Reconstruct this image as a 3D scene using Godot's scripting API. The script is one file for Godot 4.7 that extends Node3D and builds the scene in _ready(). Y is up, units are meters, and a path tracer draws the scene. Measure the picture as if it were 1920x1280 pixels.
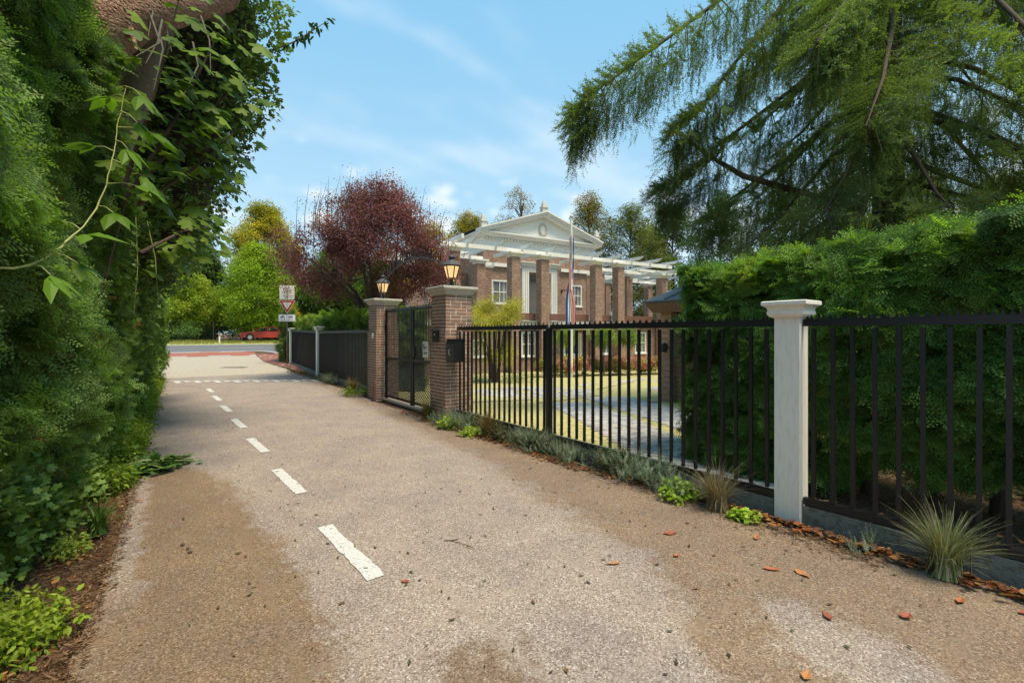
extends Node3D
# A lane with a fence, a gate and a villa. x runs across the lane (to the right), -z along it (away), y up; metres.

const COS := 0.7986
const SIN := 0.6018
var rng := RandomNumberGenerator.new()
var lump := FastNoiseLite.new()
var fine := FastNoiseLite.new()
var M := {}
var used := {}


class MB:
	var v := PackedVector3Array()
	var n := PackedVector3Array()
	var c := PackedColorArray()
	var uv := PackedVector2Array()
	var uv2 := PackedVector2Array()
	var tint := Color.WHITE

	func tri(a: Vector3, b: Vector3, d: Vector3) -> void:
		var m := (d - a).cross(b - a).normalized()
		for p in [a, b, d]:
			v.append(p)
			n.append(m)
			c.append(tint)

	func quad(a: Vector3, b: Vector3, d: Vector3, e: Vector3) -> void:   # clockwise seen from outside
		tri(a, b, d)
		tri(a, d, e)

	func box(at: Vector3, s: Vector3, basis := Basis.IDENTITY) -> void:
		var h := s * 0.5
		var p := []
		for i in 8:
			p.append(at + basis * Vector3(h.x if i & 1 else -h.x, h.y if i & 2 else -h.y, h.z if i & 4 else -h.z))
		quad(p[4], p[6], p[7], p[5])
		quad(p[1], p[3], p[2], p[0])
		quad(p[0], p[2], p[6], p[4])
		quad(p[5], p[7], p[3], p[1])
		quad(p[6], p[2], p[3], p[7])
		quad(p[0], p[4], p[5], p[1])

	func bar(a: Vector3, b: Vector3, w: float, h: float, up := Vector3.UP) -> void:   # a square bar from a to b
		var z := (b - a).normalized()
		var x := up.cross(z).normalized() if absf(up.dot(z)) < 0.99 else Vector3.RIGHT.cross(z).normalized()
		var y := z.cross(x)
		box((a + b) * 0.5, Vector3(w, h, a.distance_to(b)), Basis(x, y, z))

	func loft(at: Vector3, prof: Array, hx: float, hz: float, lid := true) -> void:   # rectangular sections [offset, y] stacked upwards
		var last := []
		for k in prof.size():
			var o: float = prof[k][0]
			var y: float = prof[k][1]
			var r := [at + Vector3(-hx - o, y, hz + o), at + Vector3(hx + o, y, hz + o), at + Vector3(hx + o, y, -hz - o), at + Vector3(-hx - o, y, -hz - o)]
			if k == 0 and lid:
				quad(r[0], r[1], r[2], r[3])
			if k > 0:
				for i in 4:
					var j := (i + 1) % 4
					quad(last[i], r[i], r[j], last[j])
			last = r
		if lid:
			quad(last[0], last[3], last[2], last[1])

	func tube(pts: Array, radii: Array, sides := 7, cap := true) -> void:
		var rings := []
		var side := Vector3.ZERO
		for k in pts.size():
			var z: Vector3 = (pts[mini(k + 1, pts.size() - 1)] - pts[maxi(k - 1, 0)]).normalized()
			if side == Vector3.ZERO:
				side = z.cross(Vector3.UP if absf(z.y) < 0.9 else Vector3.RIGHT).normalized()
			side = (side - z * side.dot(z)).normalized()
			var other := z.cross(side)
			var ring := []
			for i in sides:
				var a := TAU * i / sides
				ring.append(side * cos(a) + other * sin(a))
			rings.append(ring)
		for k in pts.size() - 1:
			for i in sides:
				var j := (i + 1) % sides
				for q in [[k, i], [k + 1, i], [k + 1, j], [k, i], [k + 1, j], [k, j]]:
					v.append(pts[q[0]] + rings[q[0]][q[1]] * radii[q[0]])
					n.append(rings[q[0]][q[1]])
					c.append(tint)
		if cap:
			for e in [0, pts.size() - 1]:
				for i in range(1, sides - 1):
					var a: Vector3 = pts[e] + rings[e][0] * radii[e]
					var b: Vector3 = pts[e] + rings[e][i] * radii[e]
					var d: Vector3 = pts[e] + rings[e][i + 1] * radii[e]
					if e == 0:
						tri(a, b, d)
					else:
						tri(a, d, b)

	func lathe(at: Vector3, prof: Array, sides := 16) -> void:   # [radius, y] stacked upwards
		for k in prof.size() - 1:
			for i in sides:
				var a0 := TAU * i / sides
				var a1 := TAU * (i + 1) / sides
				var d0 := Vector3(cos(a0), 0, sin(a0))
				var d1 := Vector3(cos(a1), 0, sin(a1))
				var lo: Vector3 = at + Vector3.UP * prof[k][1]
				var hi: Vector3 = at + Vector3.UP * prof[k + 1][1]
				quad(lo + d0 * prof[k][0], lo + d1 * prof[k][0], hi + d1 * prof[k + 1][0], hi + d0 * prof[k + 1][0])

	func prism(poly: PackedVector2Array, depth: float, t := Transform3D.IDENTITY) -> void:   # a flat outline in xy given depth along z
		var idx := Geometry2D.triangulate_polygon(poly)
		for k in range(0, idx.size(), 3):
			var a := poly[idx[k]]
			var b := poly[idx[k + 1]]
			var d := poly[idx[k + 2]]
			if (d - a).cross(b - a) < 0:
				var q := b
				b = d
				d = q
			tri(t * Vector3(a.x, a.y, depth / 2), t * Vector3(b.x, b.y, depth / 2), t * Vector3(d.x, d.y, depth / 2))
			tri(t * Vector3(a.x, a.y, -depth / 2), t * Vector3(d.x, d.y, -depth / 2), t * Vector3(b.x, b.y, -depth / 2))
		var cw := Geometry2D.is_polygon_clockwise(poly)
		for k in poly.size():
			var a := poly[k]
			var b := poly[(k + 1) % poly.size()]
			if not cw:
				var q := a
				a = b
				b = q
			quad(t * Vector3(a.x, a.y, depth / 2), t * Vector3(a.x, a.y, -depth / 2), t * Vector3(b.x, b.y, -depth / 2), t * Vector3(b.x, b.y, depth / 2))

	func leaf(at: Vector3, dir: Vector3, side: Vector3, l: float, w: float, drop := 0.15) -> void:
		var nn := dir.cross(side).normalized()
		var m := at + dir * l * 0.45 - nn * w * 0.12
		var t := at + dir * l - Vector3.UP * l * drop
		var a := at + dir * l * 0.2 + side * w * 0.38
		var b := at + dir * l * 0.2 - side * w * 0.38
		var e := at + dir * l * 0.55 + side * w * 0.46 - Vector3.UP * l * drop * 0.3
		var f := at + dir * l * 0.55 - side * w * 0.46 - Vector3.UP * l * drop * 0.3
		for p in [at, a, m, a, e, m, e, t, m, t, f, m, f, b, m, b, at, m]:
			v.append(p)
			c.append(tint)

	func mesh(flat := false) -> ArrayMesh:
		var arr := []
		arr.resize(Mesh.ARRAY_MAX)
		arr[Mesh.ARRAY_VERTEX] = v
		if not flat and n.size() == v.size():
			arr[Mesh.ARRAY_NORMAL] = n
		arr[Mesh.ARRAY_COLOR] = c
		if uv.size() == v.size():
			arr[Mesh.ARRAY_TEX_UV] = uv
		if uv2.size() == v.size():
			arr[Mesh.ARRAY_TEX_UV2] = uv2
		var m := ArrayMesh.new()
		m.add_surface_from_arrays(Mesh.PRIMITIVE_TRIANGLES, arr)
		return m


# ---------- nodes and names ----------
func numbered(called: String) -> String:
	if not used.has(called):
		used[called] = 0
		return called
	used[called] += 1
	return "%s_%03d" % [called, used[called]]


func tag(o: Node, label: String, category: String, group := "") -> void:
	o.set_meta("label", label)
	o.set_meta("category", category)
	if group:
		o.set_meta("group", group)


func thing(called: String, label: String, category: String, at := Vector3.ZERO, turn := 0.0, group := "") -> Node3D:
	var o := Node3D.new()
	o.name = numbered(called)
	add_child(o)
	o.position = at
	o.rotation.y = turn
	tag(o, label, category, group)
	return o


func put(called: String, m: Mesh, material: Material, parent: Node, at := Vector3.ZERO, basis := Basis.IDENTITY) -> MeshInstance3D:
	var o := MeshInstance3D.new()
	o.mesh = m
	o.material_override = material
	o.name = numbered(called) if parent == self else called
	o.transform = Transform3D(basis, at)
	parent.add_child(o, true)
	return o


func obj(called: String, b: MB, material: Material, parent: Node, at := Vector3.ZERO) -> MeshInstance3D:
	return put(called, b.mesh(), material, parent, at)


func struct(called: String, b: MB, material: Material) -> MeshInstance3D:
	var o := put(called, b.mesh(), material, self)
	o.set_meta("kind", "structure")
	return o


func many(called: String, m: Mesh, material: Material, where: Array, tints: PackedColorArray, parent: Node) -> MultiMeshInstance3D:
	var mm := MultiMesh.new()
	mm.transform_format = MultiMesh.TRANSFORM_3D
	mm.use_colors = true
	mm.mesh = m
	mm.instance_count = where.size()
	for i in where.size():
		mm.set_instance_transform(i, where[i])
		mm.set_instance_color(i, tints[i])
	var o := MultiMeshInstance3D.new()
	o.multimesh = mm
	o.material_override = material
	o.name = numbered(called) if parent == self else called
	o.set_meta("kind", "stuff")
	parent.add_child(o, true)
	return o


# ---------- numbers ----------
func rnd(a: float, b: float) -> float:
	return rng.randf_range(a, b)


func pick(a: Array) -> Variant:
	return a[rng.randi() % a.size()]


func ball() -> Vector3:
	return Vector3(rng.randfn(), rng.randfn(), rng.randfn()).normalized()


func mixc(a: Color, b: Color, t: float) -> Color:
	return a.lerp(b, clampf(t, 0, 1))


func shade(c: Color, f: float) -> Color:
	return Color(c.r * f, c.g * f, c.b * f)


func site(x: float, d: float, y := 0.0) -> Vector3:   # x metres to the right and d metres away along the line of sight, as surveyed from the lane
	var p := Vector3(x * COS + d * SIN, y, -(d * COS - x * SIN))
	return p


func on_ground(p: Vector3, lift := 0.0) -> Vector3:
	return Vector3(p.x, height(p.x, -p.z) + lift, p.z)


const RISE := [[-50.0, 0.0], [20.6, 0.0], [22.0, 0.1], [30.0, 0.36], [33.0, 0.5], [34.5, 0.54], [42.5, 0.76], [47.0, 0.92], [60.0, 1.0], [400.0, 1.0]]


func height(t: float, s: float) -> float:
	var r := 0.0
	for k in RISE.size() - 1:
		if s >= RISE[k][0] and s < RISE[k + 1][0]:
			r = lerpf(RISE[k][1], RISE[k + 1][1], (s - RISE[k][0]) / (RISE[k + 1][0] - RISE[k][0]))
	var d := t * SIN + s * COS
	var dip := -0.04 * clampf(d - 8.0, 0.0, 18.5)
	return lerpf(r, dip, smoothstep(4.9, 8.0, t) * (1.0 - smoothstep(30.0, 36.0, s)))


func along(line: Array, s: float) -> float:   # value at s on a list of [s, value]
	if s <= line[0][0]:
		return line[0][1]
	for k in line.size() - 1:
		if s <= line[k + 1][0]:
			return lerpf(line[k][1], line[k + 1][1], (s - line[k][0]) / (line[k + 1][0] - line[k][0]))
	return line[-1][1]


func frame(y: Vector3, spin := 0.0) -> Basis:   # a basis whose y axis points along y
	y = y.normalized()
	var x := y.cross(Vector3.UP if absf(y.y) < 0.95 else Vector3.RIGHT).normalized()
	return Basis(x, y, x.cross(y)) * Basis(Vector3.UP, spin)


# ---------- materials ----------
func ramp(stops: Array) -> Gradient:
	var g := Gradient.new()
	var at := PackedFloat32Array()
	var cs := PackedColorArray()
	for s in stops:
		at.append(s[0])
		cs.append(s[1].linear_to_srgb())
	g.offsets = at
	g.colors = cs
	return g


func noise_tex(kind: int, freq: float, stops: Array, size := 512, octaves := 4, seed_ := 1, cell := -1) -> NoiseTexture2D:
	var f := FastNoiseLite.new()
	f.noise_type = kind
	f.frequency = freq
	f.fractal_octaves = octaves
	f.seed = seed_
	if octaves <= 1:
		f.fractal_type = FastNoiseLite.FRACTAL_NONE
	if cell >= 0:
		f.cellular_return_type = cell
		f.cellular_jitter = 1.0
	var t := NoiseTexture2D.new()
	t.width = size
	t.height = size
	t.seamless = true
	t.seamless_blend_skirt = 0.15
	t.noise = f
	if stops.size():
		t.color_ramp = ramp(stops)
	return t


func mat(called: String, c: Color, rough := 0.8, tex: Texture2D = null, scale := 1.0, bump: Texture2D = null, depth := 1.0, metal := 0.0) -> StandardMaterial3D:
	var m := StandardMaterial3D.new()
	m.resource_name = called
	m.albedo_color = c.linear_to_srgb()
	m.roughness = rough
	m.metallic = metal
	if tex or bump:
		m.uv1_triplanar = true
		m.uv1_world_triplanar = true
		m.uv1_scale = Vector3.ONE * scale
		m.albedo_texture = tex
	if bump:
		m.heightmap_enabled = true
		m.heightmap_texture = bump
		m.heightmap_scale = depth
	M[called] = m
	return m


func leafy(called: String, rough := 0.5, through := 0.6, warm := 0.35) -> StandardMaterial3D:
	var m := StandardMaterial3D.new()
	m.resource_name = called
	m.vertex_color_use_as_albedo = true
	m.roughness = rough
	m.backlight_enabled = true
	m.backlight = Color(through * 0.85, through, through * warm).linear_to_srgb()
	m.metallic_specular = 0.28
	M[called] = m
	return m


func materials() -> void:
	var grime := noise_tex(FastNoiseLite.TYPE_SIMPLEX_SMOOTH, 0.012, [[0.0, Color(0.62, 0.58, 0.5)], [0.45, Color(0.92, 0.91, 0.88)], [1.0, Color(1, 1, 1)]], 512, 5, 3)
	var grain := noise_tex(FastNoiseLite.TYPE_SIMPLEX_SMOOTH, 0.09, [[0.0, Color(0.6, 0.6, 0.6)], [0.5, Color(0.9, 0.9, 0.9)], [1.0, Color(1, 1, 1)]], 512, 4, 5)
	var rough_bump := noise_tex(FastNoiseLite.TYPE_SIMPLEX_SMOOTH, 0.08, [], 512, 4, 9)
	var blotch := noise_tex(FastNoiseLite.TYPE_SIMPLEX_SMOOTH, 0.02, [[0.0, Color(0.5, 0.47, 0.42)], [0.4, Color(0.85, 0.82, 0.77)], [0.6, Color(1, 1, 1)], [1.0, Color(1.0, 0.95, 0.85)]], 512, 5, 11)
	var faint := noise_tex(FastNoiseLite.TYPE_SIMPLEX_SMOOTH, 0.012, [[0.0, Color(0.84, 0.82, 0.77)], [0.5, Color(0.97, 0.965, 0.95)], [1.0, Color(1, 1, 1)]], 512, 5, 3)
	mat("white_paint", Color(0.74, 0.73, 0.68), 0.5, faint, 0.7)
	var streak := noise_tex(FastNoiseLite.TYPE_SIMPLEX_SMOOTH, 0.02, [[0.0, Color(0.8, 0.78, 0.72)], [0.3, Color(0.93, 0.925, 0.9)], [0.55, Color(0.98, 0.975, 0.96)], [1.0, Color(1, 1, 1)]], 512, 5, 13)
	mat("cream_paint", Color(0.8, 0.775, 0.7), 0.55, streak, 0.9)
	M["cream_paint"].uv1_scale = Vector3(2.6, 0.5, 2.6)
	mat("stone_cap", Color(0.52, 0.50, 0.44), 0.75, grime, 1.6, rough_bump, 0.1)
	mat("black_iron", Color(0.009, 0.01, 0.011), 0.45, grain, 2.0, rough_bump, 0.04)
	mat("grey_iron", Color(0.06, 0.062, 0.06), 0.5, grain, 2.0)
	mat("mortar", Color(0.66, 0.60, 0.51), 0.95, grain, 3.0, rough_bump, 0.15)
	mat("mortar_grey", Color(0.30, 0.27, 0.23), 0.95, grain, 3.0)
	var tones := [Color(0.32, 0.175, 0.115), Color(0.27, 0.15, 0.10), Color(0.38, 0.205, 0.125), Color(0.23, 0.145, 0.11), Color(0.41, 0.24, 0.15), Color(0.33, 0.2, 0.145)]
	for k in tones.size():
		mat("brick_%d" % k, tones[k], 0.9, blotch, 5.0, rough_bump, 0.2)
	var mb := mat("bricks", Color.WHITE, 0.9, grain, 6.0)
	mb.vertex_color_use_as_albedo = true
	mat("concrete", Color(0.16, 0.165, 0.145), 0.9, blotch, 1.2, rough_bump, 0.3)
	mat("kerb_stone", Color(0.33, 0.29, 0.23), 0.9, blotch, 1.0, rough_bump, 0.2)
	mat("wood", Color(0.20, 0.105, 0.065), 0.7, blotch, 1.5)
	mat("roof_slate", Color(0.10, 0.115, 0.13), 0.6, blotch, 1.0)
	mat("lead", Color(0.26, 0.29, 0.31), 0.5, grime, 1.0)
	mat("brown_board", Color(0.17, 0.078, 0.045), 0.75, blotch, 1.1)
	mat("room", Color(0.05, 0.042, 0.035), 0.9)
	mat("curtain", Color(0.5, 0.47, 0.4), 0.9)
	var g := mat("pane", Color(0.9, 0.95, 0.95), 0.04)
	g.albedo_color.a = 0.12
	g.transparency = BaseMaterial3D.TRANSPARENCY_ALPHA
	var amber := mat("amber_glass", Color(0.55, 0.27, 0.07), 0.3)
	amber.emission_enabled = true
	amber.emission = Color(0.88, 0.6, 0.28).linear_to_srgb()
	amber.emission_energy_multiplier = 0.34
	var bulb := mat("bulb_glow", Color(1, 0.9, 0.7), 0.4)
	bulb.emission_enabled = true
	bulb.emission = Color(1.0, 0.72, 0.36).linear_to_srgb()
	bulb.emission_energy_multiplier = 3.0
	mat("red_paint", Color(0.45, 0.02, 0.015), 0.4)
	mat("flag_red", Color(0.6, 0.28, 0.26), 0.85)
	mat("flag_white", Color(0.75, 0.75, 0.75), 0.85)
	mat("flag_blue", Color(0.06, 0.12, 0.34), 0.85)
	mat("car_red", Color(0.4, 0.03, 0.015), 0.25)
	M["car_red"].clearcoat_enabled = true
	mat("car_glass", Color(0.02, 0.025, 0.03), 0.08)
	mat("tyre", Color(0.015, 0.015, 0.015), 0.9)
	mat("rim", Color(0.6, 0.6, 0.6), 0.35, null, 1.0, null, 1.0, 0.6)
	mat("sett", Color(0.44, 0.435, 0.43), 0.85, blotch, 2.5, rough_bump, 0.3)
	mat("sett_warm", Color(0.46, 0.43, 0.38), 0.85, blotch, 2.5, rough_bump, 0.3)
	mat("sett_dark", Color(0.30, 0.30, 0.31), 0.85, blotch, 2.5, rough_bump, 0.3)
	# the ground
	var clod := noise_tex(FastNoiseLite.TYPE_CELLULAR, 0.05, [], 512, 3, 21, FastNoiseLite.RETURN_DISTANCE)
	mat("soil", Color(0.95, 0.95, 0.95), 1.0, noise_tex(FastNoiseLite.TYPE_CELLULAR, 0.06, [[0.0, Color(0.05, 0.028, 0.015)], [0.45, Color(0.11, 0.06, 0.032)], [0.75, Color(0.17, 0.09, 0.045)], [0.95, Color(0.26, 0.16, 0.08)], [1.0, Color(0.3, 0.2, 0.1)]], 1024, 3, 22, FastNoiseLite.RETURN_CELL_VALUE), 0.9, clod, 3.0)
	var moss := noise_tex(FastNoiseLite.TYPE_SIMPLEX_SMOOTH, 0.02, [[0.0, Color(0.17, 0.15, 0.06)], [0.35, Color(0.34, 0.305, 0.12)], [0.6, Color(0.43, 0.385, 0.16)], [1.0, Color(0.5, 0.44, 0.2)]], 1024, 6, 23)
	mat("moss", Color.WHITE, 1.0, moss, 0.35, clod, 2.0)
	mat("verge", Color(0.9, 1.0, 0.8), 1.0, moss, 0.2, clod, 2.0)
	mat("main_asphalt", Color(0.14, 0.145, 0.15), 0.9, grain, 1.5, rough_bump, 0.3)
	mat("red_asphalt", Color(0.34, 0.11, 0.07), 0.9, grain, 1.5, rough_bump, 0.3)
	var sand := noise_tex(FastNoiseLite.TYPE_SIMPLEX_SMOOTH, 0.02, [[0.0, Color(0.27, 0.23, 0.12)], [0.4, Color(0.35, 0.3, 0.23)], [1.0, Color(0.41, 0.365, 0.3)]], 1024, 6, 27)
	mat("plateau", Color.WHITE, 0.95, sand, 0.3, rough_bump, 0.4)
	mat("marking", Color(0.56, 0.56, 0.54), 0.8, noise_tex(FastNoiseLite.TYPE_CELLULAR, 0.1, [[0.0, Color(0.5, 0.45, 0.38)], [0.06, Color(0.7, 0.66, 0.6)], [0.1, Color(0.94, 0.93, 0.91)], [0.8, Color(1, 1, 1)], [1.0, Color(0.85, 0.83, 0.8)]], 512, 1, 29, FastNoiseLite.RETURN_CELL_VALUE), 1.9, rough_bump, 0.3)
	mat("marking_dim", Color(0.5, 0.47, 0.42), 0.85, grime, 2.0)
	# plants
	var plates := noise_tex(FastNoiseLite.TYPE_CELLULAR, 0.025, [[0.0, Color(0.3, 0.24, 0.2)], [0.4, Color(0.7, 0.62, 0.55)], [0.8, Color(1, 0.95, 0.9)], [1.0, Color(0.85, 0.9, 0.9)]], 512, 3, 35, FastNoiseLite.RETURN_CELL_VALUE)
	mat("bark", Color(0.10, 0.075, 0.055), 0.95, blotch, 2.0, rough_bump, 1.0)
	mat("bark_pink", Color(0.42, 0.27, 0.19), 0.9, plates, 2.2, noise_tex(FastNoiseLite.TYPE_CELLULAR, 0.02, [], 512, 3, 33, FastNoiseLite.RETURN_DISTANCE2_SUB), 6.0)
	mat("bark_grey", Color(0.16, 0.15, 0.125), 0.95, blotch, 2.0)
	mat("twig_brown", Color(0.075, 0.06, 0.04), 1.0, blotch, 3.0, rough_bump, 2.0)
	mat("stem_green", Color(0.30, 0.33, 0.11), 0.6)
	leafy("needle", 0.45, 1.0, 0.3)
	leafy("leafy", 0.5, 0.85, 0.3)
	leafy("ivy", 0.36, 0.6, 0.3)
	leafy("bright", 0.45, 0.95, 0.25)
	leafy("petal", 0.8, 0.4, 0.8)
	leafy("blade", 0.6, 0.5, 0.4)
	var dry := leafy("dry_leaf", 0.6, 0.25, 0.2)
	lane_material()


func lane_material() -> void:
	var m := StandardMaterial3D.new()
	m.resource_name = "lane"
	m.albedo_texture = noise_tex(FastNoiseLite.TYPE_CELLULAR, 0.115, [[0.0, Color(0.15, 0.11, 0.085)], [0.18, Color(0.23, 0.178, 0.14)], [0.5, Color(0.31, 0.25, 0.205)], [0.8, Color(0.375, 0.315, 0.268)], [0.93, Color(0.46, 0.395, 0.345)], [1.0, Color(0.62, 0.555, 0.49)]], 1024, 1, 41, FastNoiseLite.RETURN_CELL_VALUE)
	m.heightmap_enabled = true
	m.heightmap_texture = noise_tex(FastNoiseLite.TYPE_CELLULAR, 0.115, [], 1024, 1, 41, FastNoiseLite.RETURN_DISTANCE2_SUB)
	m.heightmap_scale = 0.35
	m.roughness = 0.88
	m.detail_enabled = true
	m.detail_blend_mode = BaseMaterial3D.BLEND_MODE_MUL
	m.detail_uv_layer = BaseMaterial3D.DETAIL_UV_2
	m.detail_albedo = ImageTexture.create_from_image(stain_map())
	var full := Image.create(4, 4, false, Image.FORMAT_RGB8)
	full.fill(Color.WHITE)
	m.detail_mask = ImageTexture.create_from_image(full)
	M["lane"] = m


const STAIN_R := [[0.3, 1.5], [1.15, 2.05], [1.5, 2.43], [2.5, 2.82], [3.5, 2.93], [5.0, 3.22], [8.0, 3.45], [12.0, 3.7], [16.0, 3.9], [24.0, 4.3]]
const STAIN_L := [[-3.0, 0.6], [2.15, 0.69], [2.6, 0.78], [3.5, 0.77], [4.9, 0.66], [6.2, 0.45], [7.3, 0.15], [7.9, -0.4], [30.0, -0.5]]


func stain_map() -> Image:   # dirt washed over the lane; columns run across it (-1 to 5 m), rows along it (-4 to 24 m)
	var w := 256
	var h := 1024
	var im := Image.create(w, h, false, Image.FORMAT_RGB8)
	for j in h:
		var s := -4.0 + 28.0 * (j + 0.5) / h
		var br := along(STAIN_R, s)
		var bl := along(STAIN_L, s)
		for i in w:
			var t := -1.0 + 6.0 * (i + 0.5) / w
			var a := lump.get_noise_2d(t * 60.0, s * 60.0)
			var b := fine.get_noise_2d(t * 90.0, s * 60.0)
			var e := a * 0.22 + b * 0.16 + 0.09 * fine.get_noise_2d(t * 400.0, s * 240.0)
			var k := smoothstep(-0.12, 0.2, t - br + e) * (0.8 - 0.25 * smoothstep(6.0, 14.0, s) + 0.2 * b)
			var kl := smoothstep(-0.1, 0.16, bl - t + e * 0.8) * (0.95 + 0.2 * b)
			kl *= 1.0 - 0.8 * smoothstep(0.06, 0.0, absf(t + 0.24) - 0.08 + e * 0.4) * smoothstep(3.2, 4.2, s)
			k = maxf(k, kl)
			k *= 1.0 - smoothstep(0.42, 0.2, Vector2(t - 2.68, (s - 0.85) * 0.8).length() + e)
			k = maxf(k, smoothstep(0.24, 0.02, Vector2(t - 1.2, s - 1.85).length() + e * 1.3) * 0.85)
			k = maxf(k, smoothstep(0.12, 0.0, Vector2(t - 1.28, s - 2.35).length() + e) * 0.6)
			k = maxf(k, smoothstep(0.55, 0.0, t + 0.3 + e * 0.8) * smoothstep(7.0, 9.0, s) * 0.45)
			var c := mixc(Color(0.97, 0.965, 0.975), Color(0.62, 0.505, 0.37), clampf(k, 0, 1))
			c = shade(c, 0.95 + 0.16 * a + 0.1 * b)
			c.b *= 0.98 - 0.06 * a
			im.set_pixel(i, j, c.linear_to_srgb())
	return im


func sky_picture() -> Image:   # air and thin cloud; rows run from straight up to straight down
	var w := 768
	var h := 384
	var im := Image.create(w, h, false, Image.FORMAT_RGBF)
	var wisp := FastNoiseLite.new()
	wisp.seed = 7
	wisp.frequency = 1.0
	wisp.fractal_octaves = 5
	for j in h:
		var up := PI / 2 - PI * (j + 0.5) / h
		var y := sin(up)
		for i in w:
			var a := TAU * (i + 0.5) / w
			var d := Vector3(sin(a) * cos(up), y, -cos(a) * cos(up))
			var c := Color(0.2, 0.21, 0.18)
			if y > -0.02:
				var q := pow(clampf(1.0 - y, 0, 1), 2.6)
				c = mixc(Color(0.062, 0.18, 0.29), Color(0.26, 0.335, 0.37), q)
				var p := Vector2(d.x, d.z) / (maxf(y, 0.0) + 0.18)
				var n1 := wisp.get_noise_2d(p.x * 0.55 + 0.25 * p.y, p.y * 1.5)
				var n2 := wisp.get_noise_2d(p.x * 2.1 + 40.0, p.y * 3.8 + 9.0)
				var veil := smoothstep(-0.1, 0.75, n1 + 0.5 * n2) * 0.36 + 0.05
				var f := wisp.get_noise_3d(d.x * 9.0, d.y * 20.0, d.z * 9.0)
				var puff := smoothstep(0.18, 0.62, f + 0.25 - absf(y - 0.22) * 3.5) * 0.7
				c = mixc(c, Color(0.34, 0.365, 0.38), clampf(veil + puff, 0, 0.85))
			im.set_pixel(i, j, c)
	return im


func _ready() -> void:
	# camera, sky, sun, exposure
	var cam := Camera3D.new()
	cam.name = "camera"
	add_child(cam)
	cam.position = Vector3(0, 1.6, 0)
	cam.rotation.y = deg_to_rad(-37.0)
	var size := 0.1 * 2.0 * 640.0 / 870.0 * 0.5
	cam.set_frustum(size, Vector2(0, -size * 0.5 * 14.0 / 640.0), 0.05, 900.0)
	cam.keep_aspect = Camera3D.KEEP_HEIGHT
	cam.current = true
	var e := Environment.new()
	e.background_mode = Environment.BG_SKY
	var sky := Sky.new()
	var pan := PanoramaSkyMaterial.new()
	pan.panorama = ImageTexture.create_from_image(sky_picture())
	sky.sky_material = pan
	e.sky = sky
	e.background_energy_multiplier = 1.0
	e.tonemap_mode = Environment.TONE_MAPPER_LINEAR
	e.tonemap_exposure = 3.0
	e.sdfgi_enabled = true
	e.ssao_enabled = true
	e.ssil_enabled = true
	var we := WorldEnvironment.new()
	we.name = "environment"
	we.environment = e
	add_child(we)
	var sun := DirectionalLight3D.new()
	sun.name = "sun"
	sun.light_energy = 0.62
	sun.light_color = Color(1.0, 0.94, 0.84)
	sun.light_angular_distance = 20.0
	sun.shadow_enabled = true
	add_child(sun)
	sun.look_at_from_position(Vector3(3.5, 36, 15), Vector3.ZERO)
	rng.seed = 20
	lump.seed = 5
	lump.frequency = 0.02
	lump.fractal_octaves = 3
	fine.seed = 8
	fine.frequency = 0.08
	fine.fractal_octaves = 3
	materials()
	ground()
	lane()
	main_road()
	estate_lawn()
	house()
	gate_and_pillars()
	fences()
	shed()
	flagpole()
	far_things()
	trees()
	hedges()
	left_plants()
	spruce()
	border_plants()
	litter()


# ---------- ground, lane, road ----------
func sheet(ts: Array, ss: Array, lift: float, uv_scale := 0.0) -> MB:   # a draped sheet over the given x and distance lines
	var b := MB.new()
	for j in ss.size() - 1:
		for i in ts.size() - 1:
			var p := []
			for q in [[i, j], [i, j + 1], [i + 1, j + 1], [i + 1, j]]:
				var t: float = ts[q[0]]
				var s: float = ss[q[1]]
				p.append(Vector3(t, height(t, s) + lift, -s))
			b.quad(p[0], p[1], p[2], p[3])
	return b


func steps(a: float, b: float, n: int) -> Array:
	var out := []
	for i in n + 1:
		out.append(lerpf(a, b, float(i) / n))
	return out


func ground() -> void:
	var ts := [-300.0, -120.0, -60.0, -30.0, -15.0, -8.0, -4.0, -2.0]
	ts.append_array(steps(-1.0, 12.0, 26))
	ts.append_array([14.0, 17.0, 20.0, 25.0, 32.0, 45.0, 70.0, 120.0, 300.0])
	var ss := [-200.0, -80.0, -30.0, -10.0]
	ss.append_array(steps(-4.0, 52.0, 112))
	ss.append_array([56.0, 60.0, 80.0, 140.0, 300.0, 600.0])
	struct("ground", sheet(ts, ss, -0.05), M["soil"])


func left_edge(s: float) -> float:
	return along([[-8.0, -0.45], [3.0, -0.36], [5.0, -0.27], [10.0, -0.22], [20.8, -0.02], [24.0, 0.0]], s) + 0.03 * fine.get_noise_1d(s * 40.0)


func right_edge(s: float) -> float:
	return along([[-8.0, 4.25], [5.0, 4.12], [7.0, 3.98], [11.0, 4.02], [13.0, 4.15], [21.0, 4.45]], s) + 0.05 * fine.get_noise_1d(s * 30.0 + 500.0)


func ribbon(b: MB, s0: float, s1: float, n: int, cols: int, lift: float, mapped := true) -> void:
	for j in n:
		var sa := lerpf(s0, s1, float(j) / n)
		var sb := lerpf(s0, s1, float(j + 1) / n)
		for i in cols:
			var q := []
			for k in [[i, sa], [i, sb], [i + 1, sb], [i + 1, sa]]:
				var t := lerpf(left_edge(k[1]), right_edge(k[1]), float(k[0]) / cols)
				q.append(Vector3(t, height(t, k[1]) + lift, -k[1]))
			b.quad(q[0], q[1], q[2], q[3])
			if mapped:
				for m in [0, 1, 2, 0, 2, 3]:
					b.uv.append(Vector2(q[m].x / 0.9, -q[m].z / 0.9))
					b.uv2.append(Vector2((q[m].x + 1.0) / 6.0, (-q[m].z + 4.0) / 28.0))


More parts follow.
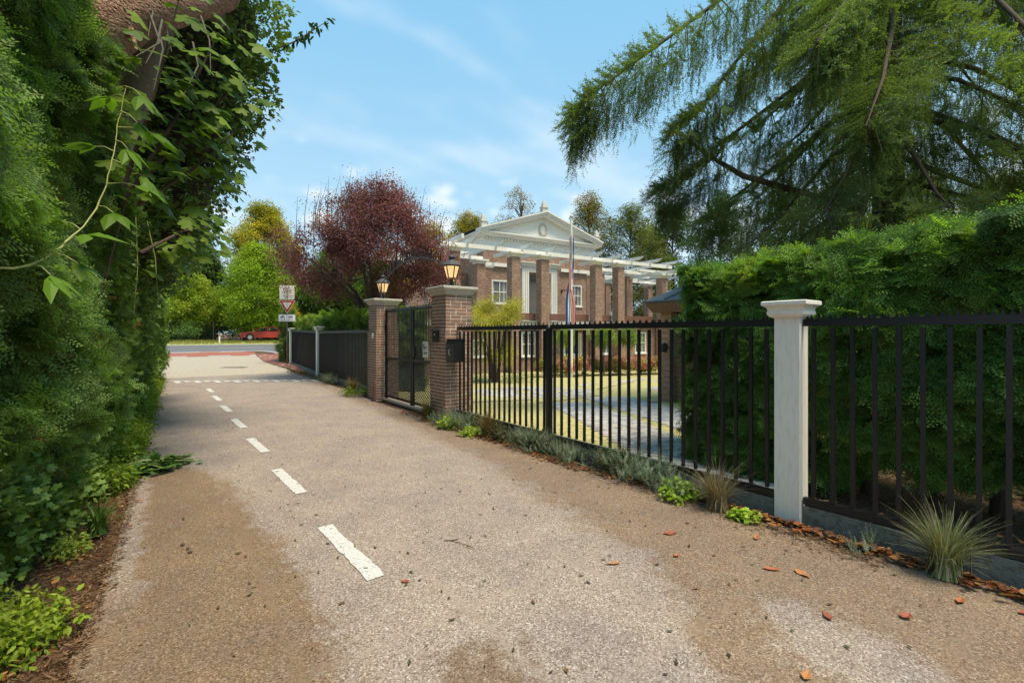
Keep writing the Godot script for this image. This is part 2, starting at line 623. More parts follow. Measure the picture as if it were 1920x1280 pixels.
func paint(called: String, a: Vector2, b2: Vector2, w: float, material: Material, rag := 0.008, lift := 0.006) -> MeshInstance3D:   # a painted stripe from a to b (x, distance) with slightly torn edges
	var b := MB.new()
	var d := (b2 - a).normalized()
	var side := Vector2(d.y, -d.x)
	var n := maxi(2, int(a.distance_to(b2) / 0.05))
	var last := []
	for k in n + 1:
		var p := a.lerp(b2, float(k) / n)
		var l := p - side * (w / 2 + rnd(-rag, rag))
		var r := p + side * (w / 2 + rnd(-rag, rag))
		var row := [Vector3(l.x, height(l.x, l.y) + lift, -l.y), Vector3(r.x, height(r.x, r.y) + lift, -r.y)]
		if k:
			b.quad(last[0], row[0], row[1], last[1])
		last = row
	return struct(called, b, material)


func lane() -> void:
	var b := MB.new()
	ribbon(b, -6.0, 20.7, 110, 10, 0.0)
	struct("lane_asphalt", b, M["lane"])
	# centre line: one metre of paint, one metre of gap
	for k in 7:
		var s := 2.96 + 2.03 * k
		var x := 1.12 - 0.004 * k
		paint("lane_marking", Vector2(x, s), Vector2(x - 0.045, s + 1.06), 0.115, M["marking"])
	# line across the lane before the hump, with blocks hanging from it
	paint("give_way_line", Vector2(0.12, 19.55), Vector2(4.12, 17.25), 0.16, M["marking_dim"])
	var dir := Vector2(4.0, -2.3).normalized()
	for k in 15:
		var p := Vector2(0.12, 19.45) + dir * (0.28 + 0.31 * k)
		var l := 0.75 if k % 2 == 0 else 0.38
		paint("give_way_block", p, p + Vector2(0.06, -l), 0.15, M["marking"], 0.006, 0.008)
	paint("hump_line", Vector2(0.0, 20.55), Vector2(4.3, 20.05), 0.09, M["marking_dim"])
	# raised crossing
	var p := MB.new()
	for j in 20:
		var s0 := 20.7 + 9.5 * j / 20.0
		var s1 := 20.7 + 9.5 * (j + 1) / 20.0
		for i in 8:
			var q := []
			for k in [[i, s0], [i, s1], [i + 1, s1], [i + 1, s0]]:
				var far = (k[1] - 20.7) / 9.5
				var t := lerpf(-0.3 * far - 0.02, 4.35 + 0.6 * far, k[0] / 8.0)
				if k[0] == 8:
					t = along([[20.7, 4.35], [23.0, 4.2], [26.0, 4.0], [30.2, 4.3]], k[1])
				q.append(Vector3(t, height(t, k[1]) + 0.004, -k[1]))
			p.quad(q[0], q[1], q[2], q[3])
	struct("raised_crossing", p, M["plateau"])
	# kerb on its left, with sand-coloured edging
	var kb := MB.new()
	for j in 12:
		var s0 := 20.8 + 0.72 * j
		kb.bar(Vector3(-0.1 - 0.02 * j, height(0, s0) + 0.03, -s0 - 0.01), Vector3(-0.1 - 0.02 * (j + 1), height(0, s0 + 0.72) + 0.03, -s0 - 0.71), 0.12, 0.12)
	struct("kerb", kb, M["kerb_stone"])
	# rows of red bricks swinging round the corner on its right
	var bricks := MB.new()
	var tl := []
	for row in 8:
		for k in 26:
			var s0 := 20.6 + 0.38 * k
			var o := 0.14 * row + 0.05
			var x0 := along([[20.6, 4.5], [23.0, 4.25], [26.0, 4.05], [30.3, 4.35]], s0) + o * (1.0 - 0.2 * k / 26.0)
			var x1 := along([[20.6, 4.5], [23.0, 4.25], [26.0, 4.05], [30.3, 4.35]], s0 + 0.36) + o * (1.0 - 0.2 * (k + 1) / 26.0)
			if x0 > along([[20.6, 4.75], [23.0, 5.0], [26.0, 5.2], [30.3, 5.6]], s0):
				continue
			bricks.tint = pick([Color(0.28, 0.10, 0.07), Color(0.34, 0.14, 0.10), Color(0.22, 0.09, 0.07), Color(0.38, 0.2, 0.15)])
			bricks.bar(Vector3(x0, height(x0, s0) + 0.0, -s0), Vector3(x1, height(x1, s0 + 0.36) + 0.0, -s0 - 0.355), 0.115, 0.06)
	var br := struct("brick_edging", bricks, M["bricks"])
	# drain across the crossing
	var dr := MB.new()
	var c := Vector3(2.45, height(2.45, 23.3) + 0.01, -23.3)
	var turn := Basis(Vector3.UP, deg_to_rad(-30))
	for sx in [-1, 1]:
		dr.box(c + turn * Vector3(sx * 0.47, 0, 0), Vector3(0.06, 0.03, 0.34), turn)
		dr.box(c + turn * Vector3(0, 0, sx * 0.16), Vector3(0.88, 0.03, 0.03), turn)
	var grate := thing("drain_grate", "dark iron drain grate set in the sandy raised crossing", "drain", Vector3.ZERO)
	obj("frame", dr, M["kerb_stone"], grate)
	var gb := MB.new()
	gb.box(c + turn * Vector3(0, -0.012, 0), Vector3(0.87, 0.01, 0.28), turn)
	obj("pit", gb, M["twig_brown"], grate)
	for k in 9:
		var s2 := MB.new()
		s2.box(c + turn * Vector3(-0.4 + 0.1 * k, 0.0, 0), Vector3(0.04, 0.02, 0.286), turn)
		obj("grate_bar", s2, M["grey_iron"], grate)
	# stone threshold under the gate
	var th := MB.new()
	th.box(Vector3(4.42, 0.012, -9.4), Vector3(0.34, 0.05, 3.0))
	struct("gate_threshold", th, M["kerb_stone"])


func main_road() -> void:
	var ts := steps(-60.0, 60.0, 60)
	struct("cycle_path", sheet(ts, steps(30.25, 33.2, 5), 0.008), M["red_asphalt"])
	struct("main_road", sheet(ts, steps(33.35, 42.3, 12), 0.004), M["main_asphalt"])
	struct("verge", sheet(ts, steps(42.5, 49.0, 6), 0.01), M["verge"])
	struct("pavement_strip", sheet(steps(-60.0, -0.5, 30), steps(28.6, 30.2, 3), 0.006), M["plateau"])
	for k in 14:
		var x := -14.0 + 2.0 * k
		paint("cycle_path_marking", Vector2(x, 30.35), Vector2(x + 1.05, 30.35), 0.28, M["marking"], 0.01, 0.016)
	for k in 12:
		var x := -14.0 + 2.4 * k
		paint("cycle_path_marking", Vector2(x, 33.0), Vector2(x + 1.3, 33.0), 0.22, M["marking"], 0.01, 0.016)
	paint("road_edge_line", Vector2(-40, 33.45), Vector2(40, 33.45), 0.24, M["marking"], 0.01, 0.012)
	paint("road_edge_line", Vector2(-40, 42.2), Vector2(40, 42.2), 0.3, M["marking"], 0.01, 0.012)
	for k in 6:
		paint("road_centre_line", Vector2(-24.0 + 9.0 * k, 37.4), Vector2(-21.2 + 9.0 * k, 37.4), 0.16, M["marking"], 0.01, 0.012)
	# grass on the verge
	var blade := tuft_mesh(10, 0.3, 0.016, 0.55, 77)
	var xs := []
	var cs := PackedColorArray()
	for k in 6000:
		var t := rnd(-16, 13)
		var s := rnd(42.7, 48.5)
		xs.append(Transform3D(Basis(Vector3.UP, rnd(0, TAU)).scaled(Vector3.ONE * rnd(0.4, 1.0) * (1.0 if s > 44.0 else 0.6)), Vector3(t, height(t, s), -s)))
		cs.append(mixc(Color(0.13, 0.17, 0.03), Color(0.42, 0.38, 0.11), rng.randf()))
	many("verge_grass", blade, M["blade"], xs, cs, self)


func tuft_mesh(blades: int, l: float, w: float, lean: float, seed_: int) -> ArrayMesh:
	var r := RandomNumberGenerator.new()
	r.seed = seed_
	var b := MB.new()
	for k in blades:
		var a := r.randf() * TAU
		var out := Vector3(cos(a), 0, sin(a))
		var side := Vector3(-out.z, 0, out.x)
		var ln := l * r.randf_range(0.55, 1.0)
		var ben := lean * r.randf_range(0.2, 1.0)
		var foot := out * r.randf() * l * 0.12
		b.tint = shade(Color(1, 1, 1), r.randf_range(0.65, 1.15))
		var last := []
		for q in 5:
			var f := q / 4.0
			var p := foot + Vector3.UP * ln * (f - 0.35 * ben * f * f * f) + out * ln * ben * f * f
			var hw := w * 0.5 * (1.0 - 0.9 * f)
			var row := [p - side * hw, p + side * hw]
			if q:
				for z in [last[0], row[0], row[1], last[0], row[1], last[1]]:
					b.v.append(z)
					b.c.append(b.tint)
			last = row
	return b.mesh(true)


func sett_mesh(l: float, w: float) -> ArrayMesh:
	var b := MB.new()
	b.loft(Vector3.ZERO, [[0.0, -0.05], [0.0, 0.012], [-0.012, 0.022]], l / 2, w / 2, true)
	return b.mesh()


func estate_lawn() -> void:
	struct("moss_lawn", sheet(steps(4.75, 30.0, 50), steps(3.3, 26.0, 46), 0.0), M["moss"])
	struct("moss_lawn", sheet(steps(10.5, 30.0, 24), steps(-8.0, 3.3, 22), 0.0), M["moss"])
	var drive := Node3D.new()
	drive.name = "driveway"
	add_child(drive)
	drive.set_meta("kind", "structure")
	var bed := MB.new()
	var dir := Vector2(0.487, 0.873)
	var across := Vector2(0.873, -0.487)
	var tracks := [[Vector2(5.72, 4.0), 1.12, -2.6, 5.2], [Vector2(7.9, 4.9), 1.3, -3.0, 4.6]]
	var spots := []
	for tr in tracks:
		var n := int(tr[1] / 0.105)
		var rows := int((tr[3] - tr[2]) / 0.205)
		for j in rows:
			for i in n:
				var p: Vector2 = tr[0] + dir * (tr[2] + 0.205 * j + (0.1 if i % 2 else 0.0)) + across * (-tr[1] / 2 + 0.105 * i)
				if p.x > 4.62:
					spots.append([p, atan2(dir.x, dir.y) + PI / 2 + rnd(-0.04, 0.04)])
	var centre := Vector2(9.58, 11.57)
	for ring in 17:
		if ring in [4, 9]:
			continue
		var r := 0.25 + 0.105 * ring
		var n := int(TAU * r / 0.205)
		for k in n:
			var a := TAU * k / n + ring
			if fine.get_noise_2d(cos(a) * r * 14.0, sin(a) * r * 14.0) > 0.16:
				continue
			spots.append([centre + Vector2(cos(a), sin(a)) * r, PI / 2 - a - PI / 2])
	for patch in [[Vector2(13.4, 9.5), 0.7, 2.2], [Vector2(17.5, 12.0), 0.9, 5.0], [Vector2(15.6, 13.2), 0.5, 3.5], [Vector2(12.6, 12.6), 0.4, 1.6]]:
		for i in int(patch[1] / 0.105):
			for j in int(patch[2] / 0.205):
				if fine.get_noise_2d(i * 20.0, j * 20.0 + patch[0].x * 50.0) < 0.2:
					spots.append([patch[0] + Vector2(0.205 * j, 0.105 * i + 0.12 * j * 0.3), rnd(-0.1, 0.1) - 0.3])
	spots.sort_custom(func(a, b): return a[0].length_squared() < b[0].length_squared())
	var shapes := [sett_mesh(0.195, 0.096), sett_mesh(0.185, 0.092), sett_mesh(0.19, 0.098)]
	var rest := []
	var cs := PackedColorArray()
	for k in spots.size():
		var p: Vector2 = spots[k][0]
		var at := Vector3(p.x, height(p.x, p.y) + rnd(-0.004, 0.006), -p.y)
		var tilt := Basis(Vector3.UP, spots[k][1]) * Basis(Vector3.RIGHT, rnd(-0.04, 0.04))
		if k < 300:
			put("sett", shapes[k % 3], M[pick(["sett", "sett", "sett_warm", "sett_dark"])], drive, at, tilt)
		else:
			rest.append(Transform3D(tilt, at))
			cs.append(shade(pick([Color(0.46, 0.455, 0.45), Color(0.48, 0.45, 0.4), Color(0.34, 0.34, 0.35)]), rnd(0.85, 1.15)))
	many("setts_further_off", shapes[0], M["bricks"], rest, cs, drive)
	# thin pale edging lines in the moss
	for q in [[Vector2(4.9, 9.2), Vector2(8.0, 9.7)], [Vector2(7.6, 8.9), Vector2(10.4, 9.4)], [Vector2(9.6, 7.9), Vector2(10.6, 6.9)], [Vector2(12.0, 11.0), Vector2(16.5, 13.0)]]:
		var b := MB.new()
		for k in 10:
			var p0: Vector2 = q[0].lerp(q[1], k / 10.0)
			var p1: Vector2 = q[0].lerp(q[1], (k + 0.96) / 10.0)
			b.bar(Vector3(p0.x, height(p0.x, p0.y), -p0.y), Vector3(p1.x, height(p1.x, p1.y), -p1.y), 0.07, 0.05)
		struct("lawn_edging", b, M["kerb_stone"])


# ---------- brickwork ----------
const TONES := [Color(0.25, 0.145, 0.10), Color(0.2, 0.12, 0.09), Color(0.3, 0.175, 0.115), Color(0.17, 0.115, 0.09), Color(0.34, 0.215, 0.14), Color(0.26, 0.175, 0.135), Color(0.36, 0.25, 0.17)]


func brick_face(out: Array, tints: PackedColorArray, at: Vector3, right: Vector3, w: float, h: float, holes := [], warm := 1.0) -> void:   # bricks over a face that starts at its lower left corner; holes are [x0, y0, x1, y1]
	var nrm := right.cross(Vector3.UP).normalized()
	var rows := int(h / 0.0635)
	for j in rows:
		var y := (j + 0.5) * h / rows
		var x := 0.0
		var head := j % 2 == 1
		var first := true
		while x < w - 0.015:
			var l := 0.1 if head else 0.208
			if first:
				l = 0.155 if j % 4 == 0 else 0.1 if j % 4 == 2 else 0.1
				first = false
			l = minf(l, w - x)
			if l > 0.03:
				var a := x
				var b := x + l - 0.014
				var cut := false
				for q in holes:
					if y > q[1] - 0.02 and y < q[3] + 0.02 and b > q[0] and a < q[2]:
						if a < q[0] - 0.03:
							b = q[0]
						elif b > q[2] + 0.03:
							a = q[2]
						else:
							cut = true
				if not cut:
					out.append(Transform3D(Basis(right * (b - a), Vector3.UP * 0.0475, nrm * (0.03 + rnd(0, 0.004))), at + right * (a + b) / 2 + Vector3.UP * y))
					var c: Color = pick(TONES)
					tints.append(shade(mixc(c, Color(0.26, 0.15, 0.105), 0.4), 1.4 * rnd(0.75, 1.2) * warm))
			x += l


func unit_box() -> ArrayMesh:
	var b := MB.new()
	b.box(Vector3.ZERO, Vector3.ONE)
	return b.mesh()


func pierced(b: MB, at: Vector3, w: float, h: float, d: float, holes: Array) -> void:   # a wall slab in xy from its lower left corner, its front at z = 0, with openings
	var xs := [0.0, w]
	var ys := [0.0, h]
	for q in holes:
		xs.append_array([q[0], q[2]])
		ys.append_array([q[1], q[3]])
	xs.sort()
	ys.sort()
	for i in xs.size() - 1:
		for j in ys.size() - 1:
			var c := Vector2((xs[i] + xs[i + 1]) / 2, (ys[j] + ys[j + 1]) / 2)
			if xs[i + 1] - xs[i] < 0.001 or ys[j + 1] - ys[j] < 0.001:
				continue
			if holes.any(func(q): return c.x > q[0] and c.x < q[2] and c.y > q[1] and c.y < q[3]):
				continue
			b.box(at + Vector3(c.x, c.y, -d / 2), Vector3(xs[i + 1] - xs[i], ys[j + 1] - ys[j], d))


func window(root: Node3D, at: Vector3, w: float, h: float, cols := 2, rows := 2, curtains := true) -> void:   # at: lower left corner on the wall's face; looks along +z
	var f := MB.new()
	var t := 0.09
	for q in [[w / 2, t / 2, w, t], [w / 2, h - t / 2, w, t]]:
		f.box(at + Vector3(q[0], q[1], -0.01), Vector3(q[2], q[3], 0.1))
	for x in [t / 2, w - t / 2]:
		f.box(at + Vector3(x, h / 2, -0.01), Vector3(t, h - 2 * t, 0.1))
	var fr := obj("window", f, M["white_paint"], root)
	for k in range(1, cols):
		var m := MB.new()
		m.box(at + Vector3(w * k / cols, h / 2, -0.02), Vector3(0.05, h - 2 * t, 0.05))
		obj("glazing_bar", m, M["white_paint"], fr)
	for k in range(1, rows):
		for i in cols:
			var m := MB.new()
			var x0 := t if i == 0 else w * i / cols + 0.025
			var x1 := w - t if i == cols - 1 else w * (i + 1) / cols - 0.025
			m.box(at + Vector3((x0 + x1) / 2, t + (h - 2 * t) * k / rows, -0.02), Vector3(x1 - x0, 0.06, 0.05))
			obj("glazing_bar", m, M["white_paint"], fr)
	var pn := MB.new()
	pn.quad(at + Vector3(t, t, -0.045), at + Vector3(t, h - t, -0.045), at + Vector3(w - t, h - t, -0.045), at + Vector3(w - t, t, -0.045))
	obj("pane", pn, M["pane"], fr)
	var sl := MB.new()
	sl.box(at + Vector3(w / 2, -0.035, 0.03), Vector3(w + 0.12, 0.07, 0.16))
	obj("sill", sl, M["white_paint"], fr)
	var room := MB.new()
	var r := at + Vector3(w / 2, h / 2, -0.5)
	room.box(r + Vector3(0, 0, -0.33), Vector3(w, h, 0.04))
	room.box(r + Vector3(-w / 2 + 0.01, 0, 0.05), Vector3(0.02, h, 0.72))
	room.box(r + Vector3(w / 2 - 0.01, 0, 0.05), Vector3(0.02, h, 0.72))
	room.box(r + Vector3(0, h / 2 - 0.01, 0.05), Vector3(w - 0.04, 0.02, 0.72))
	room.box(r + Vector3(0, -h / 2 + 0.01, 0.05), Vector3(w - 0.04, 0.02, 0.72))
	obj("reveal", room, M["room"], fr)
	if curtains:
		for sx in [-1, 1]:
			var cu := MB.new()
			for k in 4:
				var x: float = w / 2 + sx * (w / 2 - t - 0.035 - 0.045 * k)
				cu.box(at + Vector3(x, h / 2, -0.16 - 0.02 * (k % 2)), Vector3(0.047, h - 0.1, 0.03))
			obj("curtain", cu, M["curtain"], fr)


# ---------- the villa ----------
func house() -> void:
	var at := site(0.1, 28.0, -0.74)
	var h := thing("villa", "brick villa with white pediment, pergola and roof terrace behind the gate", "house", at, deg_to_rad(-6.4))
	var ub := unit_box()
	# ground floor
	var wins := [[-2.6, 1.0, -1.65, 2.0], [0.77, 0.95, 1.84, 2.46], [7.2, 0.95, 8.3, 2.46], [10.45, 0.95, 11.6, 2.46]]
	var door := [4.0, 0.05, 5.5, 2.4]
	var x0 := -7.0
	var holes := []
	for q in wins + [door]:
		holes.append([q[0] - x0, q[1], q[2] - x0, q[3]])
	var g := MB.new()
	pierced(g, Vector3(x0, -0.3, -0.4), 21.0, 3.1, 0.3, holes.map(func(q): return [q[0], q[1] + 0.3, q[2], q[3] + 0.3]))
	g.box(Vector3(-6.85, 1.25, -6.0), Vector3(0.3, 3.1, 10.58))
	g.box(Vector3(13.85, 1.25, -6.0), Vector3(0.3, 3.1, 10.58))
	var gw := obj("ground_floor_wall", g, M["mortar"], h)
	var xf := []
	var cs := PackedColorArray()
	brick_face(xf, cs, Vector3(x0, -0.3, -0.4), Vector3.RIGHT, 21.0, 3.1, holes.map(func(q): return [q[0], q[1] + 0.3, q[2], q[3] + 0.3]))
	brick_face(xf, cs, Vector3(x0, -0.3, -11.2), Vector3.BACK, 10.8, 3.1)
	many("brickwork", ub, M["bricks"], xf, cs, gw)
	for q in wins:
		window(h, Vector3(q[0], q[1], -0.4), q[2] - q[0], q[3] - q[1])
	# front door
	var df := MB.new()
	for q in [[4.06, 1.22, 0.12, 2.36], [5.44, 1.22, 0.12, 2.36]]:
		df.box(Vector3(q[0], q[1], -0.39), Vector3(q[2], q[3], 0.14))
	df.box(Vector3(4.75, 2.34, -0.39), Vector3(1.26, 0.12, 0.14))
	var dd := obj("front_door", df, M["white_paint"], h)
	var lf := MB.new()
	lf.box(Vector3(4.75, 0.55, -0.45), Vector3(1.26, 1.0, 0.06))
	for k in 2:
		lf.box(Vector3(4.45 + 0.6 * k, 0.55, -0.41), Vector3(0.44, 0.7, 0.025))
	for x in [4.16, 4.75, 5.34]:
		lf.box(Vector3(x, 1.66, -0.45), Vector3(0.08, 1.22, 0.06))
	obj("door_leaf", lf, M["white_paint"], dd)
	var dg := MB.new()
	dg.quad(Vector3(4.2, 1.05, -0.46), Vector3(4.2, 2.27, -0.46), Vector3(5.3, 2.27, -0.46), Vector3(5.3, 1.05, -0.46))
	obj("pane", dg, M["pane"], dd)
	var db := MB.new()
	db.box(Vector3(4.75, 1.2, -1.0), Vector3(1.5, 2.4, 0.05))
	obj("hallway", db, M["room"], dd)
	var hd := MB.new()
	hd.tube([Vector3(5.2, 1.0, -0.4), Vector3(5.2, 1.15, -0.36), Vector3(5.2, 1.3, -0.4)], [0.02, 0.02, 0.02], 6)
	obj("handle", hd, M["black_iron"], dd)
	var cp := MB.new()
	cp.loft(Vector3(4.75, 2.62, 0.1), [[-0.15, 0.0], [-0.1, 0.1], [0.0, 0.12], [0.02, 0.2], [0.0, 0.24]], 1.25, 0.5)
	for sx in [-1, 1]:
		cp.box(Vector3(4.75 + sx * 1.0, 2.45, -0.1), Vector3(0.12, 0.34, 0.5))
	obj("canopy", cp, M["cream_paint"], h)
	var lc2 := MB.new()
	lc2.loft(Vector3(-2.7, 2.86, 0.15), [[0.0, 0.0], [0.02, 0.1], [-0.08, 0.34], [-0.2, 0.42]], 0.62, 0.52)
	obj("lead_canopy", lc2, M["lead"], h)
	# terrace
	var tr := MB.new()
	tr.box(Vector3(3.5, 2.95, -2.35), Vector3(21.3, 0.3, 4.4))
	obj("terrace_edge", tr, M["white_paint"], h)
	var tl := MB.new()
	tl.box(Vector3(3.5, 3.125, -2.3), Vector3(21.44, 0.05, 4.62))
	tl.box(Vector3(3.5, 3.125, -8.1), Vector3(21.0, 0.05, 6.9))
	obj("terrace_roof", tl, M["lead"], h)
	for q in [[0.3, 1.85], [2.45, 6.15], [6.8, 8.2], [8.85, 12.5], [-6.5, -4.3], [-3.6, -0.35]]:
		for k in 3:
			var pb := MB.new()
			pb.box(Vector3((q[0] + q[1]) / 2, 3.27 + 0.148 * k, -0.42), Vector3(q[1] - q[0], 0.138, 0.06 + 0.006 * (k % 2)))
			obj("parapet_board", pb, M["brown_board"], h)
	# brick pillars of the pergola
	var front := [-3.95, 0.0, 2.12, 6.47, 8.5, 12.85]
	var spots := []
	for x in front:
		spots.append([x, 0.0, 7.25 if x < 12.0 else 6.75])
	for x in [-3.95, -0.55, 9.85, 12.85]:
		spots.append([x, -3.55, 7.25])
	for x in [12.85, 14.6, 16.1, 20.0]:
		spots.append([x, -8.0, 7.2])
	spots.append([-3.95, -7.5, 7.25])
	var px := []
	var pc := PackedColorArray()
	for s in spots:
		px.clear()
		pc.clear()
		var hw := 0.29
		var p := MB.new()
		var top: float = s[2] - 0.16
		var y0 := -0.3
		var hh: float = top - y0
		p.box(Vector3(s[0], y0 + hh / 2, s[1]), Vector3(hw * 2 - 0.004, hh, hw * 2 - 0.004))
		var po := obj("pergola_pillar", p, M["mortar"], h)
		brick_face(px, pc, Vector3(s[0] - hw, y0, s[1] + hw), Vector3.RIGHT, hw * 2, hh, [], 1.1)
		brick_face(px, pc, Vector3(s[0] - hw, y0, s[1] - hw), Vector3.BACK, hw * 2, hh, [], 1.1)
		brick_face(px, pc, Vector3(s[0] + hw, y0, s[1] + hw), Vector3.FORWARD, hw * 2, hh, [], 1.1)
		many("brickwork", ub, M["bricks"], px, pc, po)
		var ca := MB.new()
		ca.loft(Vector3(s[0], top - 0.12, s[1]), [[0.02, 0.0], [0.03, 0.07], [0.08, 0.12], [0.16, 0.17], [0.2, 0.18], [0.2, 0.28]], hw, hw)
		obj("capital", ca, M["white_paint"], po)
	# beams and rafters
	var beams := [[Vector3(-5.0, 7.37, 0), Vector3(13.9, 7.37, 0)], [Vector3(-5.0, 7.37, -3.55), Vector3(-0.3, 7.37, -3.55)], [Vector3(-0.3, 7.05, -3.62), Vector3(2.75, 7.05, -3.62)], [Vector3(6.2, 7.05, -3.62), Vector3(9.7, 7.05, -3.62)], [Vector3(9.5, 7.37, -3.55), Vector3(13.9, 7.37, -3.55)], [Vector3(11.6, 7.32, -8.0), Vector3(21.2, 7.32, -8.0)]]
	for q in beams:
		var b := MB.new()
		b.bar(q[0], q[1], 0.14, 0.24)
		obj("pergola_beam", b, M["white_paint"], h)
	for q in [[12.85, 1.3, -8.9, 6.87], [-3.95, 1.3, -8.5, 7.61]]:
		var b := MB.new()
		b.bar(Vector3(q[0], q[3], q[1]), Vector3(q[0], q[3], q[2]), 0.14, 0.24)
		obj("pergola_beam", b, M["white_paint"], h)
	for k in 11:
		var x := -4.9 + 1.83 * k
		var back := -4.4 if x < -0.5 or x > 9.6 else -3.6
		var r := MB.new()
		var zf := 1.15
		var poly := PackedVector2Array([Vector2(back, 7.49), Vector2(back, 7.71), Vector2(zf, 7.71), Vector2(zf - 0.08, 7.63), Vector2(zf - 0.42, 7.49)])
		r.prism(poly, 0.1, Transform3D(Basis(Vector3(0, 0, 1), Vector3.UP, Vector3(-1, 0, 0)), Vector3(x, 0, 0)))
		obj("rafter", r, M["white_paint"], h)
	for k in 6:
		var z := -1.0 - 1.4 * k
		var r := MB.new()
		r.bar(Vector3(11.3, 7.12, z), Vector3(15.6, 7.12, z), 0.09, 0.2)
		obj("rafter", r, M["white_paint"], h)
	for k in 5:
		var r := MB.new()
		r.bar(Vector3(13.2 + 1.8 * k, 7.55, -9.2), Vector3(13.2 + 1.8 * k, 7.55, -4.6), 0.1, 0.2)
		obj("rafter", r, M["white_paint"], h)
	for k in 5:
		var z := -4.6 - 1.3 * k
		var r := MB.new()
		r.bar(Vector3(-5.2, 7.83, z), Vector3(-0.2, 7.83, z), 0.1, 0.2)
		obj("rafter", r, M["white_paint"], h)
	# main block
	var wx := -0.15
	var ww := 9.5
	var wz := -3.75
	var up_w := [[0.48, 4.42, 1.75, 6.02], [7.0, 4.42, 8.27, 6.02]]
	var mdoor := [3.4, 3.15, 5.34, 6.75]
	var mh := []
	for q in up_w + [mdoor]:
		mh.append([q[0] - wx, q[1] - 3.1, q[2] - wx, q[3] - 3.1])
	var w := MB.new()
	pierced(w, Vector3(wx, 3.1, wz), ww, 5.0, 0.3, mh)
	w.box(Vector3(wx + 0.15, 5.6, wz - 4.0), Vector3(0.3, 5.0, 7.4))
	w.box(Vector3(wx + ww - 0.15, 5.6, wz - 4.0), Vector3(0.3, 5.0, 7.4))
	w.box(Vector3(wx + ww / 2, 5.6, wz - 7.55), Vector3(ww - 0.6, 5.0, 0.3))
	var mw := obj("upper_wall", w, M["mortar"], h)
	var bx := []
	var bc := PackedColorArray()
	brick_face(bx, bc, Vector3(wx, 3.1, wz), Vector3.RIGHT, ww, 5.0, mh, 1.1)
	brick_face(bx, bc, Vector3(wx, 3.1, wz - 7.7), Vector3.BACK, 7.7, 5.0, [], 1.1)
	many("brickwork", ub, M["bricks"], bx, bc, mw)
	for q in [[-0.15, 0.62], [8.75, 0.62]]:
		var pl := MB.new()
		pl.box(Vector3(q[0] + q[1] / 2, 4.95, wz + 0.03), Vector3(q[1], 3.7, 0.1))
		var pn := obj("pilaster", pl, M["mortar"], h)
		var qx := []
		var qc := PackedColorArray()
		brick_face(qx, qc, Vector3(q[0], 3.1, wz + 0.085), Vector3.RIGHT, q[1], 3.7, [], 1.05)
		many("brickwork", ub, M["bricks"], qx, qc, pn)
		var ca := MB.new()
		ca.loft(Vector3(q[0] + q[1] / 2, 6.76, wz + 0.03), [[0.0, 0.0], [0.05, 0.06], [0.1, 0.1], [0.1, 0.16]], q[1] / 2, 0.06)
		obj("capital", ca, M["white_paint"], pn)
	# low wing to the left of the main block
	var lw := MB.new()
	lw.box(Vector3(-2.4, 4.9, -6.3), Vector3(4.3, 3.6, 0.3))
	var lo := obj("side_wall", lw, M["mortar"], h)
	var lx := []
	var lc := PackedColorArray()
	brick_face(lx, lc, Vector3(-4.55, 3.1, -6.15), Vector3.RIGHT, 4.3, 3.6)
	many("brickwork", ub, M["bricks"], lx, lc, lo)
	for q in up_w:
		window(h, Vector3(q[0], q[1], wz), q[2] - q[0], q[3] - q[1])
	# balcony door with its white surround
	var su := MB.new()
	for q in [[2.85, 3.4], [5.34, 5.9]]:
		su.box(Vector3((q[0] + q[1]) / 2, 5.1, wz + 0.06), Vector3(q[1] - q[0], 3.95, 0.14))
	su.box(Vector3(4.37, 6.92, wz + 0.06), Vector3(1.94, 0.34, 0.14))
	for q in [[2.92, 3.0], [3.12, 3.18], [3.28, 3.4], [5.34, 5.46], [5.58, 5.64], [5.76, 5.84]]:
		su.box(Vector3((q[0] + q[1]) / 2, 5.05, wz + 0.15), Vector3(q[1] - q[0], 3.6, 0.05))
	var so := obj("door_surround", su, M["white_paint"], h)
	var en := MB.new()
	en.loft(Vector3(4.375, 7.1, wz + 0.08), [[0.0, 0.0], [0.06, 0.05], [0.06, 0.16], [0.16, 0.22], [0.22, 0.26], [0.22, 0.31]], 1.55, 0.1)
	obj("entablature", en, M["white_paint"], so)
	var dl := MB.new()
	dl.box(Vector3(4.37, 6.2, wz - 0.12), Vector3(1.94, 0.07, 0.07))
	dl.box(Vector3(4.72, 4.95, wz - 0.12), Vector3(0.07, 3.6, 0.07))
	var bd := obj("balcony_door", dl, M["twig_brown"], h)
	var bp := MB.new()
	bp.quad(Vector3(3.4, 3.15, wz - 0.16), Vector3(3.4, 6.75, wz - 0.16), Vector3(5.34, 6.75, wz - 0.16), Vector3(5.34, 3.15, wz - 0.16))
	obj("pane", bp, M["pane"], bd)
	var rm := MB.new()
	rm.box(Vector3(4.37, 5.0, wz - 2.5), Vector3(3.6, 4.0, 0.1))
	rm.box(Vector3(2.6, 5.0, wz - 1.4), Vector3(0.1, 4.0, 2.1))
	rm.box(Vector3(6.1, 5.0, wz - 1.4), Vector3(0.1, 4.0, 2.1))
	rm.box(Vector3(4.37, 6.95, wz - 1.4), Vector3(3.4, 0.1, 2.1))
	obj("inner_room", rm, M["room"], bd)
	# cornice, frieze and pediment
	var cx := wx + ww / 2
	var fz := MB.new()
	fz.loft(Vector3(cx, 8.1, wz - 3.85), [[0.06, 0.0], [0.06, 0.55], [0.1, 0.6], [0.1, 0.78]], ww / 2, 3.85)
	obj("frieze", fz, M["white_paint"], h)
	var dn := 38
